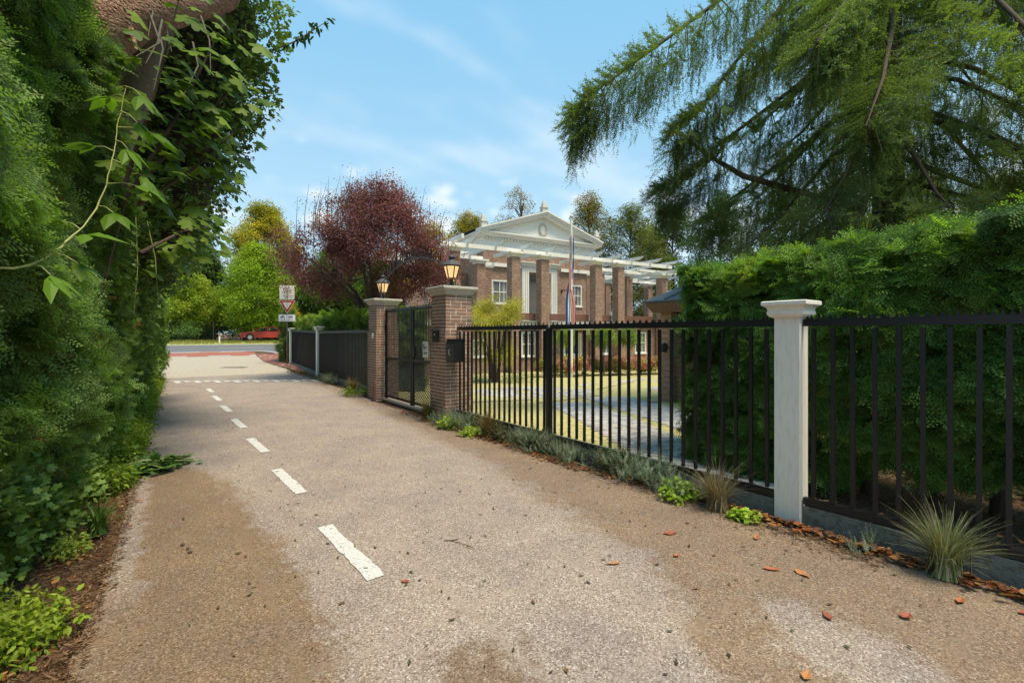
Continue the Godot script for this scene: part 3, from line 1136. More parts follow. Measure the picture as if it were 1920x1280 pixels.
	for k in dn:
		var de := MB.new()
		de.box(Vector3(wx + ww * (k + 0.5) / dn, 8.8, wz + 0.16), Vector3(0.13, 0.12, 0.1))
		obj("dentil", de, M["white_paint"], h)
	var co := MB.new()
	co.loft(Vector3(cx, 8.88, wz - 3.85), [[0.12, 0.0], [0.3, 0.06], [0.34, 0.16], [0.44, 0.24], [0.5, 0.26], [0.5, 0.34]], ww / 2, 3.85)
	obj("cornice", co, M["white_paint"], h)
	var ph := 1.72
	var half := ww / 2 + 0.5
	var tym := MB.new()
	tym.prism(PackedVector2Array([Vector2(-half + 0.5, 9.2), Vector2(0, 9.2 + ph * 0.93), Vector2(half - 0.5, 9.2)]), 0.2, Transform3D(Basis.IDENTITY, Vector3(cx, 0, wz + 0.02)))
	obj("tympanum", tym, M["white_paint"], h)
	var rf := MB.new()
	for sx in [-1, 1]:
		for q in [[0.0, 0.14, 0.36], [0.14, 0.13, 0.46], [0.27, 0.09, 0.56]]:
			var o: float = q[0]
			var poly := PackedVector2Array([Vector2(sx * half, 9.22 + o), Vector2(sx * half, 9.22 + o + q[1]), Vector2(0, 9.22 + ph + o + q[1]), Vector2(0, 9.22 + ph + o)])
			rf.prism(poly, 0.3 + q[2], Transform3D(Basis.IDENTITY, Vector3(cx, -0.2, wz + 0.3 + q[2] / 2 - 0.28)))
	obj("raking_cornice", rf, M["white_paint"], h)
	var roof := MB.new()
	for sx in [-1, 1]:
		var a := Vector3(cx + sx * half, 9.34, wz + 0.45)
		var t := Vector3(cx, 9.34 + ph, wz + 0.45)
		var back := Vector3(0, 0, -8.6)
		var upv := Vector3(0, 0.08, 0)
		if sx < 0:
			roof.quad(a + upv, a + back + upv, t + back + upv, t + upv)
			roof.quad(a, t, t + back, a + back)
		else:
			roof.quad(t + upv, t + back + upv, a + back + upv, a + upv)
			roof.quad(t, a, a + back, t + back)
	roof.prism(PackedVector2Array([Vector2(-half, 9.22), Vector2(0, 9.25 + ph), Vector2(half, 9.22)]), 0.2, Transform3D(Basis.IDENTITY, Vector3(cx, 0, wz - 8.0)))
	obj("roof", roof, M["lead"], h)
	var wr := MB.new()
	var ring := []
	var rr := []
	for k in 29:
		var a := TAU * k / 28
		ring.append(Vector3(cx + 0.27 * cos(a), 9.86 + 0.36 * sin(a), wz + 0.16))
		rr.append(0.075 + 0.02 * (k % 2))
	wr.tube(ring, rr, 6)
	for sx in [-1, 1]:
		wr.tube([Vector3(cx, 9.48, wz + 0.15), Vector3(cx + sx * 0.2, 9.44, wz + 0.15), Vector3(cx + sx * 0.38, 9.58, wz + 0.14)], [0.06, 0.05, 0.02], 6)
	var wo := obj("wreath", wr, M["stone_cap"], h)
	var ov := MB.new()
	var op := PackedVector2Array()
	for k in 20:
		op.append(Vector2(0.2 * cos(TAU * k / 20), 0.29 * sin(TAU * k / 20)))
	ov.prism(op, 0.06, Transform3D(Basis.IDENTITY, Vector3(cx, 9.86, wz + 0.145)))
	obj("medallion", ov, M["white_paint"], wo)
	for q in [[cx, 9.3 + ph + 0.1, 1.1], [cx - half + 0.35, 9.55, 1.0], [cx + half - 0.35, 9.55, 1.0]]:
		var f := MB.new()
		f.loft(Vector3(q[0], q[1], wz + 0.3), [[0.0, -0.15], [0.0, 0.22], [0.05, 0.25], [0.05, 0.3], [-0.03, 0.34], [-0.08, 0.6], [-0.14, 0.78]], 0.2 * q[2], 0.16)
		obj("finial", f, M["stone_cap"], h)
	# lamp beside the balcony door
	var wl := MB.new()
	wl.box(Vector3(6.35, 5.5, wz + 0.06), Vector3(0.1, 0.24, 0.1))
	wl.tube([Vector3(6.35, 5.55, wz + 0.1), Vector3(6.35, 5.62, wz + 0.3), Vector3(6.35, 5.5, wz + 0.42)], [0.03, 0.03, 0.05], 6)
	obj("wall_lamp", wl, M["black_iron"], h)
	var il := MB.new()
	il.lathe(Vector3(4.05, 4.6, wz - 1.9), [[0.0, 0.0], [0.09, 0.02], [0.12, 0.2], [0.07, 0.4], [0.0, 0.41]], 10)
	obj("indoor_lamp", il, M["bulb_glow"], bd)
	lamp_light("indoor_lamp_light", h, Vector3(4.05, 4.85, wz - 1.75), 0.5, 0.12)


func lamp_light(called: String, parent: Node, at: Vector3, energy: float, size: float) -> void:
	var l := OmniLight3D.new()
	l.name = called
	l.light_energy = energy
	l.light_color = Color(1.0, 0.72, 0.4)
	l.omni_range = 8.0
	l.omni_attenuation = 2.0
	l.light_size = size
	l.shadow_enabled = true
	parent.add_child(l, true)
	l.position = at


# ---------- gate ----------
func brick_pillar(at: Vector3, label: String) -> Node3D:   # 0.55 m square, faces -x (the lane) and +z (the near end) brick by brick
	var p := thing("gate_pillar", label, "gate pillar", at, 0.0, "brick pillars of the gate")
	var core := MB.new()
	core.box(Vector3(0, 0.83, 0), Vector3(0.572, 1.7, 0.572))
	core.box(Vector3(0, 2.0, 0), Vector3(0.532, 0.66, 0.532))
	obj("core", core, M["mortar"], p)
	var shapes := {}
	var rest := []
	var cs := PackedColorArray()
	var course := 0.0625
	var depth := 0.1
	for j in 37:
		var y := (j + 0.5) * course
		if y > 2.3:
			break
		var half := 0.29 if y < 1.69 else 0.27
		var w := half * 2
		for f in 4:
			# each face runs along its own right; on alternate courses it keeps or yields the corners
			var right: Vector3 = [Vector3.RIGHT, Vector3.FORWARD, Vector3.LEFT, Vector3.BACK][f]
			var out := right.cross(Vector3.UP)
			var keeps := (j + f) % 2 == 0
			var a := -half if keeps else -half + depth + 0.01
			var b := half if keeps else half - depth - 0.01
			var cuts := [a]
			var inner := [0.0, 0.22, 0.44] if j % 4 < 2 else [0.0, 0.11, 0.33]
			for q in inner:
				if q > 0.0 and a + q < b - 0.06:
					cuts.append(a + q)
			cuts.append(b)
			for i in cuts.size() - 1:
				var l: float = cuts[i + 1] - cuts[i] - (0.018 if i < cuts.size() - 2 else 0.0)
				var m: float = cuts[i] + l / 2
				var proud := rnd(-0.002, 0.003)
				var pos := right * m + out * (half - depth / 2 + proud) + Vector3.UP * y
				var size := Vector3(l, course - 0.018, depth)
				if f == 0 or f == 3:
					var key := "%.3f" % l
					if not shapes.has(key):
						var sb := MB.new()
						sb.box(Vector3.ZERO, size)
						shapes[key] = sb.mesh()
					var kinds := [0, 0, 0, 1, 1, 2, 5] if j > 6 else [1, 3, 3, 5, 1, 0, 3]
					put("brick", shapes[key], M["brick_%d" % pick(kinds)], p, pos, Basis(right, Vector3.UP, out) * Basis(Vector3.FORWARD, rnd(-0.008, 0.008)))
				else:
					rest.append(Transform3D(Basis(right * l, Vector3.UP * (course - 0.011), out * depth), pos))
					cs.append(shade(pick(TONES), rnd(0.9, 1.2)))
	many("brickwork_at_the_back", unit_box(), M["bricks"], rest, cs, p)
	var cap := MB.new()
	cap.loft(Vector3(0, 2.315, 0), [[0.0, 0.0], [0.015, 0.02], [0.03, 0.035], [0.03, 0.055], [0.06, 0.085], [0.085, 0.1], [0.085, 0.135], [0.07, 0.145], [-0.24, 0.165]], 0.275, 0.275)
	obj("cap", cap, M["stone_cap"], p)
	return p


func lantern(at: Vector3, label: String) -> void:
	var o := thing("lantern", label, "lantern", at, 0.4, "lanterns on the gate pillars")
	o.scale = Vector3.ONE * 0.9
	var b := MB.new()
	b.lathe(Vector3.ZERO, [[0.09, 0.0], [0.09, 0.02], [0.045, 0.05], [0.035, 0.12], [0.06, 0.15], [0.07, 0.17]], 10)
	for k in 3:
		var a := TAU * k / 3
		var d := Vector3(cos(a), 0, sin(a))
		b.tube([d * 0.04 + Vector3.UP * 0.05, d * 0.12 + Vector3.UP * 0.04, d * 0.145 + Vector3.UP * 0.09, d * 0.1 + Vector3.UP * 0.13, d * 0.11 + Vector3.UP * 0.09], [0.008, 0.008, 0.008, 0.008, 0.006], 5)
	obj("foot", b, M["black_iron"], o)
	var cage := MB.new()
	var lo := 0.095
	var hi := 0.165
	var y0 := 0.18
	var y1 := 0.43
	for k in 6:
		var a := TAU * k / 6
		var a2 := TAU * (k + 1) / 6
		var d := Vector3(cos(a), 0, sin(a))
		var d2 := Vector3(cos(a2), 0, sin(a2))
		cage.bar(d * lo + Vector3.UP * y0, d * hi + Vector3.UP * y1, 0.018, 0.018, d)
		cage.bar(d * lo + Vector3.UP * y0, d2 * lo + Vector3.UP * y0, 0.018, 0.018)
		cage.bar(d * hi + Vector3.UP * y1, d2 * hi + Vector3.UP * y1, 0.022, 0.022)
		var g := MB.new()
		g.quad((d * lo + Vector3.UP * y0) * 0.985, (d * hi + Vector3.UP * y1) * 0.985, (d2 * hi + Vector3.UP * y1) * 0.985, (d2 * lo + Vector3.UP * y0) * 0.985)
		obj("lamp_pane", g, M["amber_glass"], o)
	obj("cage", cage, M["black_iron"], o)
	var r := MB.new()
	r.lathe(Vector3.ZERO, [[0.0, 0.425], [0.2, 0.43], [0.205, 0.445], [0.15, 0.49], [0.08, 0.55], [0.05, 0.565], [0.05, 0.6], [0.075, 0.61], [0.07, 0.63], [0.03, 0.65], [0.012, 0.67], [0.012, 0.74], [0.0, 0.76]], 12)
	obj("roof", r, M["grey_iron"], o)
	var bl := MB.new()
	bl.lathe(Vector3.UP * 0.24, [[0.0, 0.0], [0.03, 0.01], [0.04, 0.06], [0.025, 0.11], [0.0, 0.12]], 10)
	obj("bulb", bl, M["bulb_glow"], o)
	lamp_light("bulb_light", o, Vector3(0, 0.3, 0), 0.35, 0.04)


func gate_and_pillars() -> void:
	brick_pillar(Vector3(4.3, 0, -7.58), "brown brick gate pillar with stone cap, letterbox and intercom beside it")
	brick_pillar(Vector3(4.4, 0, -11.2), "brown brick gate pillar with an iron bollard at its foot")
	lantern(Vector3(4.3, 2.475, -7.58), "glowing lantern on the brick pillar beside the letterbox")
	lantern(Vector3(4.4, 2.475, -11.2), "glowing lantern on the brick pillar beyond the gate")
	# two leaves that meet in the middle
	var z0 := -7.9
	var z1 := -10.9
	var x := 4.36
	var mid := (z0 + z1) / 2
	for side in 2:
		var a := z0 if side == 0 else mid - 0.01
		var b := mid + 0.01 if side == 0 else z1
		var g := thing("gate_leaf", "black iron gate leaf with lattice foot and a white notice on it" if side == 0 else "black iron gate leaf with lattice foot, hinged on the pillar by the bollard", "gate", Vector3(x, 0, (a + b) / 2), 0.0, "leaves of the iron gate")
		var half := absf(b - a) / 2
		for s in [-1, 1]:
			var st := MB.new()
			st.box(Vector3(0, 1.12, s * (half - 0.03)), Vector3(0.05, 2.15, 0.055))
			obj("stile", st, M["black_iron"], g)
		for y in [0.1, 1.02, 2.14]:
			var r := MB.new()
			r.box(Vector3(0, y, 0), Vector3(0.045, 0.05, half * 2 - 0.118))
			obj("rail", r, M["black_iron"], g)
		var bars := MB.new()
		bars.box(Vector3(0, 1.62, 0), Vector3(0.016, 1.18, 0.016))
		var bm := bars.mesh()
		var n := 19
		for k in n:
			put("bar", bm, M["black_iron"], g, Vector3(0.001 * (k % 2), 0, -half + 0.055 + (2 * half - 0.11) * (k + 0.5) / n))
		var la := MB.new()
		var wd := half - 0.06
		var stepz := 0.075
		for dirn in [-1, 1]:
			var k := -20
			while k < 40:
				# a diagonal from the bottom rail to the middle rail, clipped to the leaf
				var za := -wd + stepz * k
				var zb: float = za + dirn * 0.87
				var pa := Vector2(za, 0.125)
				var pb := Vector2(zb, 0.995)
				var lo := Vector2(-wd, 0)
				var ok := true
				for e in [[-wd, 1.0], [wd, -1.0]]:
					var ia: bool = (pa.x - e[0]) * e[1] >= 0
					var ib: bool = (pb.x - e[0]) * e[1] >= 0
					if not ia and not ib:
						ok = false
						break
					if ia != ib:
						var q := pa.lerp(pb, (e[0] - pa.x) / (pb.x - pa.x))
						if ia:
							pb = q
						else:
							pa = q
				if ok and pa.distance_to(pb) > 0.02:
					la.bar(Vector3(0.007 * dirn, pa.y, pa.x), Vector3(0.007 * dirn, pb.y, pb.x), 0.012, 0.012, Vector3.RIGHT)
				k += 1
		obj("lattice", la, M["black_iron"], g)
		var hg := MB.new()
		for y in [0.45, 1.75]:
			hg.box(Vector3(0, y, (1 if side == 0 else -1) * (half + 0.0)), Vector3(0.05, 0.12, 0.1))
		obj("hinge", hg, M["black_iron"], g)
		if side == 0:
			var pl := MB.new()
			pl.box(Vector3(-0.035, 1.28, -0.06), Vector3(0.006, 0.33, 0.24))
			var po := obj("notice", pl, M["white_paint"], g)
			var mk := MB.new()
			mk.prism(PackedVector2Array([Vector2(-0.085, 0.09), Vector2(-0.045, 0.12), Vector2(-0.05, 0.07), Vector2(-0.035, 0.02), Vector2(-0.05, -0.03), Vector2(-0.07, 0.0), Vector2(-0.095, 0.05)]), 0.003, Transform3D(Basis(Vector3.UP, -PI / 2), Vector3(-0.0395, 1.29, -0.06)))
			for q in [[-0.0, 0.055, 0.1, 0.012, 0], [0.005, 0.03, 0.06, 0.014, 0], [0.06, 0.03, 0.04, 0.014, 0], [-0.06, -0.075, 0.03, 0.03, 0], [-0.02, -0.075, 0.025, 0.03, 0], [0.015, -0.075, 0.025, 0.03, 0], [0.055, -0.075, 0.03, 0.03, 0]]:
				mk.box(Vector3(-0.0395, 1.28 + q[1], -0.06 + q[0]), Vector3(0.003, q[3], q[2]))
			obj("print", mk, M["black_iron"], po)
			var lk := MB.new()
			lk.box(Vector3(0.0, 1.22, -half + 0.08), Vector3(0.07, 0.22, 0.12))
			obj("lock_case", lk, M["black_iron"], g)
	# iron arch over the gate
	var ar := thing("gate_arch", "black wrought iron arch with upright ironwork between the two lanterns", "arch", Vector3(4.35, 0, (z0 + z1) / 2))
	var pts := []
	var rad := []
	for k in 25:
		var f := k / 24.0
		pts.append(Vector3(0.05 * (0.5 - f), 2.84 + 0.4 * sin(PI * f), 1.72 - 3.44 * f))
		rad.append(0.015)
	var tb := MB.new()
	tb.tube(pts, rad, 7)
	obj("arch_bar", tb, M["grey_iron"], ar)
	for e in [0, 24]:
		var leg := MB.new()
		leg.tube([pts[e], Vector3(pts[e].x, 2.45, pts[e].z)], [0.019, 0.019], 7)
		obj("arch_foot", leg, M["grey_iron"], ar)
	for k in 15:
		var f := 0.14 + 0.74 * k / 14.0
		var p := Vector3(0.05 * (0.5 - f), 2.85 + 0.4 * sin(PI * f), 1.72 - 3.44 * f)
		var up := Vector3(0, 1, 0.35 * (f - 0.5) * -2.0).normalized()
		var sd := up.cross(Vector3.RIGHT)
		var hgt := 0.2
		var u := MB.new()
		u.tube([p, p + up * hgt], [0.011, 0.011], 5)
		if k % 3 == 0:
			u.tube([p + up * hgt * 0.95, p + up * hgt * 1.1 + sd * 0.04, p + up * hgt * 0.9 + sd * 0.085, p + sd * 0.085], [0.01, 0.01, 0.01, 0.01], 5)
		elif k % 3 == 1:
			u.tube([p + up * 0.01, p + up * 0.0 + sd * 0.06, p + up * 0.1 + sd * 0.085, p + up * 0.13 + sd * 0.04, p + up * 0.12], [0.01, 0.01, 0.01, 0.01, 0.01], 5)
		else:
			u.tube([p + up * hgt, p + sd * 0.05 + up * hgt * 0.6, p + sd * 0.09], [0.01, 0.01, 0.01], 5)
		obj("upright", u, M["black_iron"], ar)
	for k in 7:
		var f := 0.3 + 0.6 * k / 6.0
		var p := Vector3(0.0, 2.77 + 0.4 * sin(PI * f), 1.72 - 3.44 * f)
		var sc := MB.new()
		var rp := []
		var rq := []
		for i in 12:
			var a := TAU * i / 10.0
			var r := 0.058 - 0.0028 * i
			rp.append(p + Vector3(0, cos(a) * r, sin(a) * r))
			rq.append(0.007)
		sc.tube(rp, rq, 5)
		obj("scroll", sc, M["black_iron"], ar)
	# letterbox and intercom
	var lb := thing("letterbox", "black metal letterbox with a handle fixed before the brick pillar", "letterbox", Vector3(4.13, 1.11, -7.13))
	var bb := MB.new()
	bb.loft(Vector3.ZERO, [[-0.004, 0.0], [0.0, 0.006], [0.0, 0.37], [-0.006, 0.385]], 0.11, 0.13)
	obj("box", bb, M["black_iron"], lb)
	var lid := MB.new()
	lid.box(Vector3(-0.01, 0.395, 0), Vector3(0.26, 0.018, 0.28))
	obj("lid", lid, M["black_iron"], lb)
	var ld := MB.new()
	ld.box(Vector3(-0.113, 0.17, 0), Vector3(0.008, 0.29, 0.23))
	obj("door", ld, M["grey_iron"], lb)
	var lh := MB.new()
	lh.tube([Vector3(-0.117, 0.22, 0.0), Vector3(-0.14, 0.2, 0.0), Vector3(-0.14, 0.14, 0.0), Vector3(-0.117, 0.12, 0.0)], [0.008, 0.008, 0.008, 0.008], 6)
	obj("handle", lh, M["rim"], lb)
	var br := MB.new()
	br.box(Vector3(0.06, 0.2, -0.144), Vector3(0.06, 0.06, 0.03))
	obj("bracket", br, M["black_iron"], lb)
	var ic := thing("intercom", "dark intercom panel screwed to the brick pillar beside the letterbox", "intercom", Vector3(4.0, 1.45, -7.62))
	var ib := MB.new()
	ib.loft(Vector3.ZERO, [[0.0, 0.0], [0.0, 0.2]], 0.03, 0.1)
	ib.box(Vector3(-0.005, 0.205, 0), Vector3(0.08, 0.012, 0.22))
	obj("panel", ib, M["black_iron"], ic)
	var ik := MB.new()
	ik.box(Vector3(-0.033, 0.14, 0.0), Vector3(0.01, 0.03, 0.03))
	obj("button", ik, M["rim"], ic)
	var bo := thing("bollard", "short rusty iron bollard at the foot of the far gate pillar", "bollard", Vector3(4.02, 0, -10.75))
	var bp := MB.new()
	bp.lathe(Vector3.ZERO, [[0.035, 0.0], [0.035, 0.46], [0.028, 0.49], [0.0, 0.5]], 10)
	obj("post", bp, M["brown_board"], bo)
	var nm := MB.new()
	nm.lathe(Vector3.ZERO, [[0.0, -0.01], [0.07, -0.008], [0.075, 0.0], [0.05, 0.012], [0.0, 0.014]], 14)
	var no := put("number_plate", nm.mesh(), M["white_paint"], self, Vector3(4.105, 1.55, -11.12), Basis(Vector3.BACK, PI / 2))
	tag(no, "small oval white plate on the brick pillar by the bollard", "plate")


# ---------- fences ----------
func post(at: Vector3, label: String) -> void:
	var o := thing("fence_post", label, "fence post", at, 0.0, "cream posts of the black fence")
	var b := MB.new()
	b.loft(Vector3.ZERO, [[-0.004, 0.0], [0.0, 0.006], [0.0, 1.735]], 0.085, 0.1)
	obj("shaft", b, M["cream_paint"], o)
	var f := MB.new()
	f.box(Vector3(0.086, 0.86, 0.05), Vector3(0.03, 1.72, 0.06))
	obj("back_strip", f, M["cream_paint"], o)
	var c := MB.new()
	c.loft(Vector3(0, 1.736, 0), [[0.004, 0.0], [0.012, 0.006], [0.03, 0.012], [0.042, 0.03], [0.046, 0.05], [0.04, 0.062], [0.04, 0.072], [0.046, 0.09], [0.07, 0.108], [0.078, 0.112], [0.078, 0.14], [0.07, 0.146], [-0.06, 0.156]], 0.085, 0.1)
	obj("cap", c, M["cream_paint"], o)


func fence(a: Vector3, b: Vector3, label: String, slab := true, low := 0.2, top := 1.69) -> void:
	var o := thing("iron_fence", label, "fence", a, 0.0, "black iron fence along the lane")
	var d := b - a
	var l := Vector2(d.x, d.z).length()
	var dir := d / l
	var bars := MB.new()
	bars.box(Vector3(0, (low + top) / 2, 0), Vector3(0.028, top - low - 0.085, 0.028), Basis(Vector3.UP, atan2(dir.x, dir.z)))
	var bm := bars.mesh()
	var n := int(round(l / 0.138))
	for k in n:
		put("bar", bm, M["black_iron"], o, dir * l * (k + 0.5) / n + dir * rnd(-0.003, 0.003), Basis(dir.cross(Vector3.UP), rnd(-0.004, 0.004)))
	for y in [low, top]:
		var r := MB.new()
		r.bar(Vector3.UP * (y - 0.0 * y), Vector3.UP * y + d, 0.045, 0.05 if y == top else 0.058)
		obj("rail", r, M["black_iron"], o)
	var sp := MB.new()
	var side := dir.cross(Vector3.UP)
	var n2 := int(l / 0.042)
	var up := Vector3.UP * (top + 0.026)
	for k in n2:
		var p := dir * l * (k + 0.5) / n2 + up + side * 0.016 * (1 if k % 2 else -1)
		var hw := dir * 0.015
		sp.quad(p - hw, p + Vector3.UP * 0.045 - hw * 0.1, p + Vector3.UP * 0.045 + hw * 0.1, p + hw)
		sp.quad(p + hw + side * 0.003, p + Vector3.UP * 0.045 + hw * 0.1 + side * 0.003, p + Vector3.UP * 0.045 - hw * 0.1 + side * 0.003, p - hw + side * 0.003)
	for s in [-0.016, 0.016]:
		sp.bar(up + side * s + Vector3.UP * 0.004, up + side * s + d + Vector3.UP * 0.004, 0.004, 0.012)
	var so := obj("spike_strip", sp, M["black_iron"], o)
	so.set_meta("kind", "stuff")
	if slab:
		var m := int(ceil(l / 1.05))
		for k in m:
			var c := MB.new()
			var p0 := dir * (l * k / m + 0.004)
			var p1 := dir * (l * (k + 1) / m - 0.004)
			c.bar(p0 + Vector3.UP * 0.06, p1 + Vector3.UP * 0.06, 0.05, 0.2)
			var ribs := 9
			for i in ribs:
				var q0: Vector3 = p0.lerp(p1, (i + 0.06) / ribs)
				var q1: Vector3 = p0.lerp(p1, (i + 0.94) / ribs)
				c.bar(q0 + Vector3.UP * 0.055 - side * 0.026, q1 + Vector3.UP * 0.055 - side * 0.026, 0.012, 0.17)
			obj("edging_slab", c, M["concrete"], o)


func fences() -> void:
	post(Vector3(4.34, 0, -1.75), "cream square post with moulded cap dividing the black fence in the foreground")
	post(Vector3(4.68, 0, -18.25), "slender cream post in the fence beyond the gate, nearer the brick pillar")
	post(Vector3(4.97, 0, -24.3), "cream post at the far end of the fence beside the give-way sign")
	var y := height(4.9, 24.2)
	fence(Vector3(4.26, 0, -7.27), Vector3(4.26, 0, -4.84), "black iron fence panel between the letterbox pillar and the thick iron post")
	fence(Vector3(4.26, 0, -4.76), Vector3(4.3, 0, -1.86), "black iron fence panel between the thick iron post and the cream post")
	fence(Vector3(4.32, 0, -1.64), Vector3(4.42, 0, 2.4), "black iron fence panel running from the cream post past the clipped hedge's trunks")
	fence(Vector3(4.45, 0, -11.5), Vector3(4.66, 0, -18.14), "dark iron fence panel beyond the gate, from brick pillar to slender cream post", true, 0.12, 1.66)
	fence(Vector3(4.7, 0.0, -18.36), Vector3(4.95, 0.1, -24.19), "dark iron fence panel ending at the give-way sign", true, 0.12, 1.66)
	var ip := thing("iron_post", "thick square black iron post joining two fence panels", "iron post", Vector3(4.26, 0, -4.80))
	var b := MB.new()
	b.loft(Vector3.ZERO, [[0, 0.0], [0.0, 1.68], [-0.02, 1.7]], 0.033, 0.033)
	obj("shaft", b, M["black_iron"], ip)
	var f := MB.new()
	f.box(Vector3(0, 0.1, 0), Vector3(0.12, 0.02, 0.12))
	obj("foot", f, M["black_iron"], ip)


func shed() -> void:
	# a small boarded building with a hipped slate roof
	var o := thing("garden_shed", "small brown boarded shed with grey hipped roof beside the hedge", "shed", Vector3(12.0, -0.2, -5.6))
	var hx := 1.5
	var hz := 1.55
	var body := MB.new()
	body.box(Vector3(0, 1.15, 0), Vector3(hx * 2 - 0.06, 2.5, hz * 2 - 0.06))
	obj("frame", body, M["twig_brown"], o)
	for k in 19:
		var y := -0.05 + 0.125 * k
		for s in [-1, 1]:
			var b := MB.new()
			b.box(Vector3(s * hx, y + 0.06, 0), Vector3(0.035, 0.115, hz * 2 - 0.3), Basis(Vector3.BACK, s * 0.06))
			obj("board", b, M["wood"], o)
			var c := MB.new()
			c.box(Vector3(0, y + 0.06, s * hz), Vector3(hx * 2 - 0.3, 0.115, 0.035), Basis(Vector3.RIGHT, -s * 0.06))
			obj("board", c, M["wood"], o)
	for sx in [-1, 1]:
		for sz in [-1, 1]:
			for k in 16:
				var q := MB.new()
				q.box(Vector3(sx * hx, 0.03 + 0.15 * k, sz * hz), Vector3(0.3, 0.14, 0.3))
				obj("corner_block", q, M["brick_4"], o)
	var r := MB.new()
	r.loft(Vector3(0, 2.35, 0), [[0.3, 0.0], [0.42, 0.2], [0.42, 0.26]], hx, hz)
	obj("eaves", r, M["wood"], o)
	var rf := MB.new()
	rf.loft(Vector3(0, 2.612, 0), [[0.45, 0.0], [0.45, 0.04], [-1.4, 1.1]], hx, hz)
	obj("roof", rf, M["roof_slate"], o)
	for k in 6:
		for s in [-1, 1]:
			var sm := MB.new()
			sm.bar(Vector3(s * (hx + 0.43), 2.67, -1.4 + 0.56 * k), Vector3(s * 0.12, 3.72, (-1.4 + 0.56 * k) * 0.1), 0.05, 0.03)
			obj("roof_seam", sm, M["roof_slate"], o)
	var l := thing("shed_lamp", "black lamp on the corner of the boarded shed", "lamp", Vector3(10.33, 1.25, -7.1))
	var lb := MB.new()
	lb.bar(Vector3(0.1, 0.0, 0), Vector3(-0.1, 0, 0), 0.05, 0.05)
	obj("arm", lb, M["black_iron"], l)
	var lh := MB.new()
	lh.lathe(Vector3(-0.12, -0.12, 0), [[0.0, 0.0], [0.07, 0.01], [0.08, 0.18], [0.1, 0.2], [0.0, 0.26]], 10)
	obj("lamp_head", lh, M["black_iron"], l)


func flagpole() -> void:
	var at := on_ground(site(3.07, 24.0))
	var o := thing("flagpole", "white flagpole on the moss lawn before the villa", "flagpole", at)
	var b := MB.new()
	b.lathe(Vector3.ZERO, [[0.085, 0.0], [0.085, 0.6], [0.075, 2.0], [0.055, 8.2], [0.0, 8.22]], 12)
	obj("pole", b, M["white_paint"], o)
	var t := MB.new()
	t.lathe(Vector3(0, 8.22, 0), [[0.0, 0.0], [0.05, 0.02], [0.09, 0.06], [0.1, 0.1], [0.07, 0.15], [0.0, 0.17]], 10)
	obj("truck", t, M["stone_cap"], o)
	var rp := MB.new()
	rp.tube([Vector3(0.1, 8.1, 0.02), Vector3(0.12, 4.0, 0.02), Vector3(0.1, 1.2, 0.02)], [0.006, 0.006, 0.006], 4)
	obj("halyard", rp, M["white_paint"], o)
	# the flag hangs down in folds: red, white and blue stripes lie side by side
	var f := thing("flag", "limp red, white and blue flag hanging down the white flagpole", "flag", at)
	var names := ["flag_blue", "flag_white", "flag_red"]
	var look := site(1, 0) - site(0, 0)
	var toward := -(site(0, 1) - site(0, 0))
	for k in 3:
		var m := MB.new()
		var last := []
		for j in 31:
			var q := j / 30.0
			var y := 7.35 - 4.55 * q
			var w := 0.04 + 0.16 * smoothstep(0.1, 0.75, q) + 0.02 * sin(q * 17.0 + k)
			var shift: float = [-0.16, -0.045, 0.06][k] * (0.35 + 0.9 * smoothstep(0.1, 0.9, q)) - 0.05 * smoothstep(0.3, 0.9, q)
			var end: float = 1.0 if k == 1 else 0.98
			if k == 0:
				shift = lerpf(0.1, -0.2, smoothstep(0.25, 0.72, q))
			if k == 2:
				shift = lerpf(-0.08, 0.1, smoothstep(0.55, 0.8, q))
			y *= end
			var row := []
			for i in 7:
				var u := i / 6.0 - 0.5
				row.append(look * (shift + w * u) + toward * (0.1 + 0.035 * sin(i * 1.9 + k * 2.1 + q * 4.0) + 0.02 * k) + Vector3.UP * y)
			if j:
				for i in 6:
					m.quad(last[i], last[i + 1], row[i + 1], row[i])
			last = row
		obj(["blue_stripe", "white_stripe", "red_stripe"][k], m, M[names[k]], f)


func picture_sign() -> ImageTexture:   # bicycle and moped outlines over two arrows
	var im := Image.create(256, 112, false, Image.FORMAT_RGB8)
	im.fill(Color(0.86, 0.86, 0.86))
	var ink := Color(0.04, 0.04, 0.05)
	var dot := func(x: float, y: float, r: float): im.fill_rect(Rect2i(int(x - r), int(y - r), int(2 * r), int(2 * r)), ink)
	for q in [[40, 48, 15], [78, 48, 15], [162, 48, 15], [200, 48, 15]]:
		for k in 60:
			dot.call(q[0] + q[2] * cos(TAU * k / 60), q[1] + q[2] * sin(TAU * k / 60), 2.5)
	for q in [[40, 48, 55, 26], [55, 26, 74, 28], [74, 28, 62, 48], [62, 48, 40, 48], [62, 48, 55, 26], [78, 48, 72, 20], [162, 48, 178, 40], [178, 40, 200, 48], [200, 48, 192, 20], [162, 40, 184, 28], [150, 34, 172, 30]]:
		for k in 40:
			dot.call(lerpf(q[0], q[2], k / 40.0), lerpf(q[1], q[3], k / 40.0), 2.5)
	im.fill_rect(Rect2i(20, 84, 70, 7), ink)
	im.fill_rect(Rect2i(160, 84, 70, 7), ink)
	for k in 16:
		im.fill_rect(Rect2i(88 + k, 76 + k / 2, 1, 24 - k), ink)
		im.fill_rect(Rect2i(160 - k, 76 + k / 2, 1, 24 - k), ink)
	im.fill_rect(Rect2i(0, 0, 256, 4), ink)
	im.fill_rect(Rect2i(0, 108, 256, 4), ink)
	im.fill_rect(Rect2i(0, 0, 4, 112), ink)
	im.fill_rect(Rect2i(252, 0, 4, 112), ink)
	return ImageTexture.create_from_image(im)


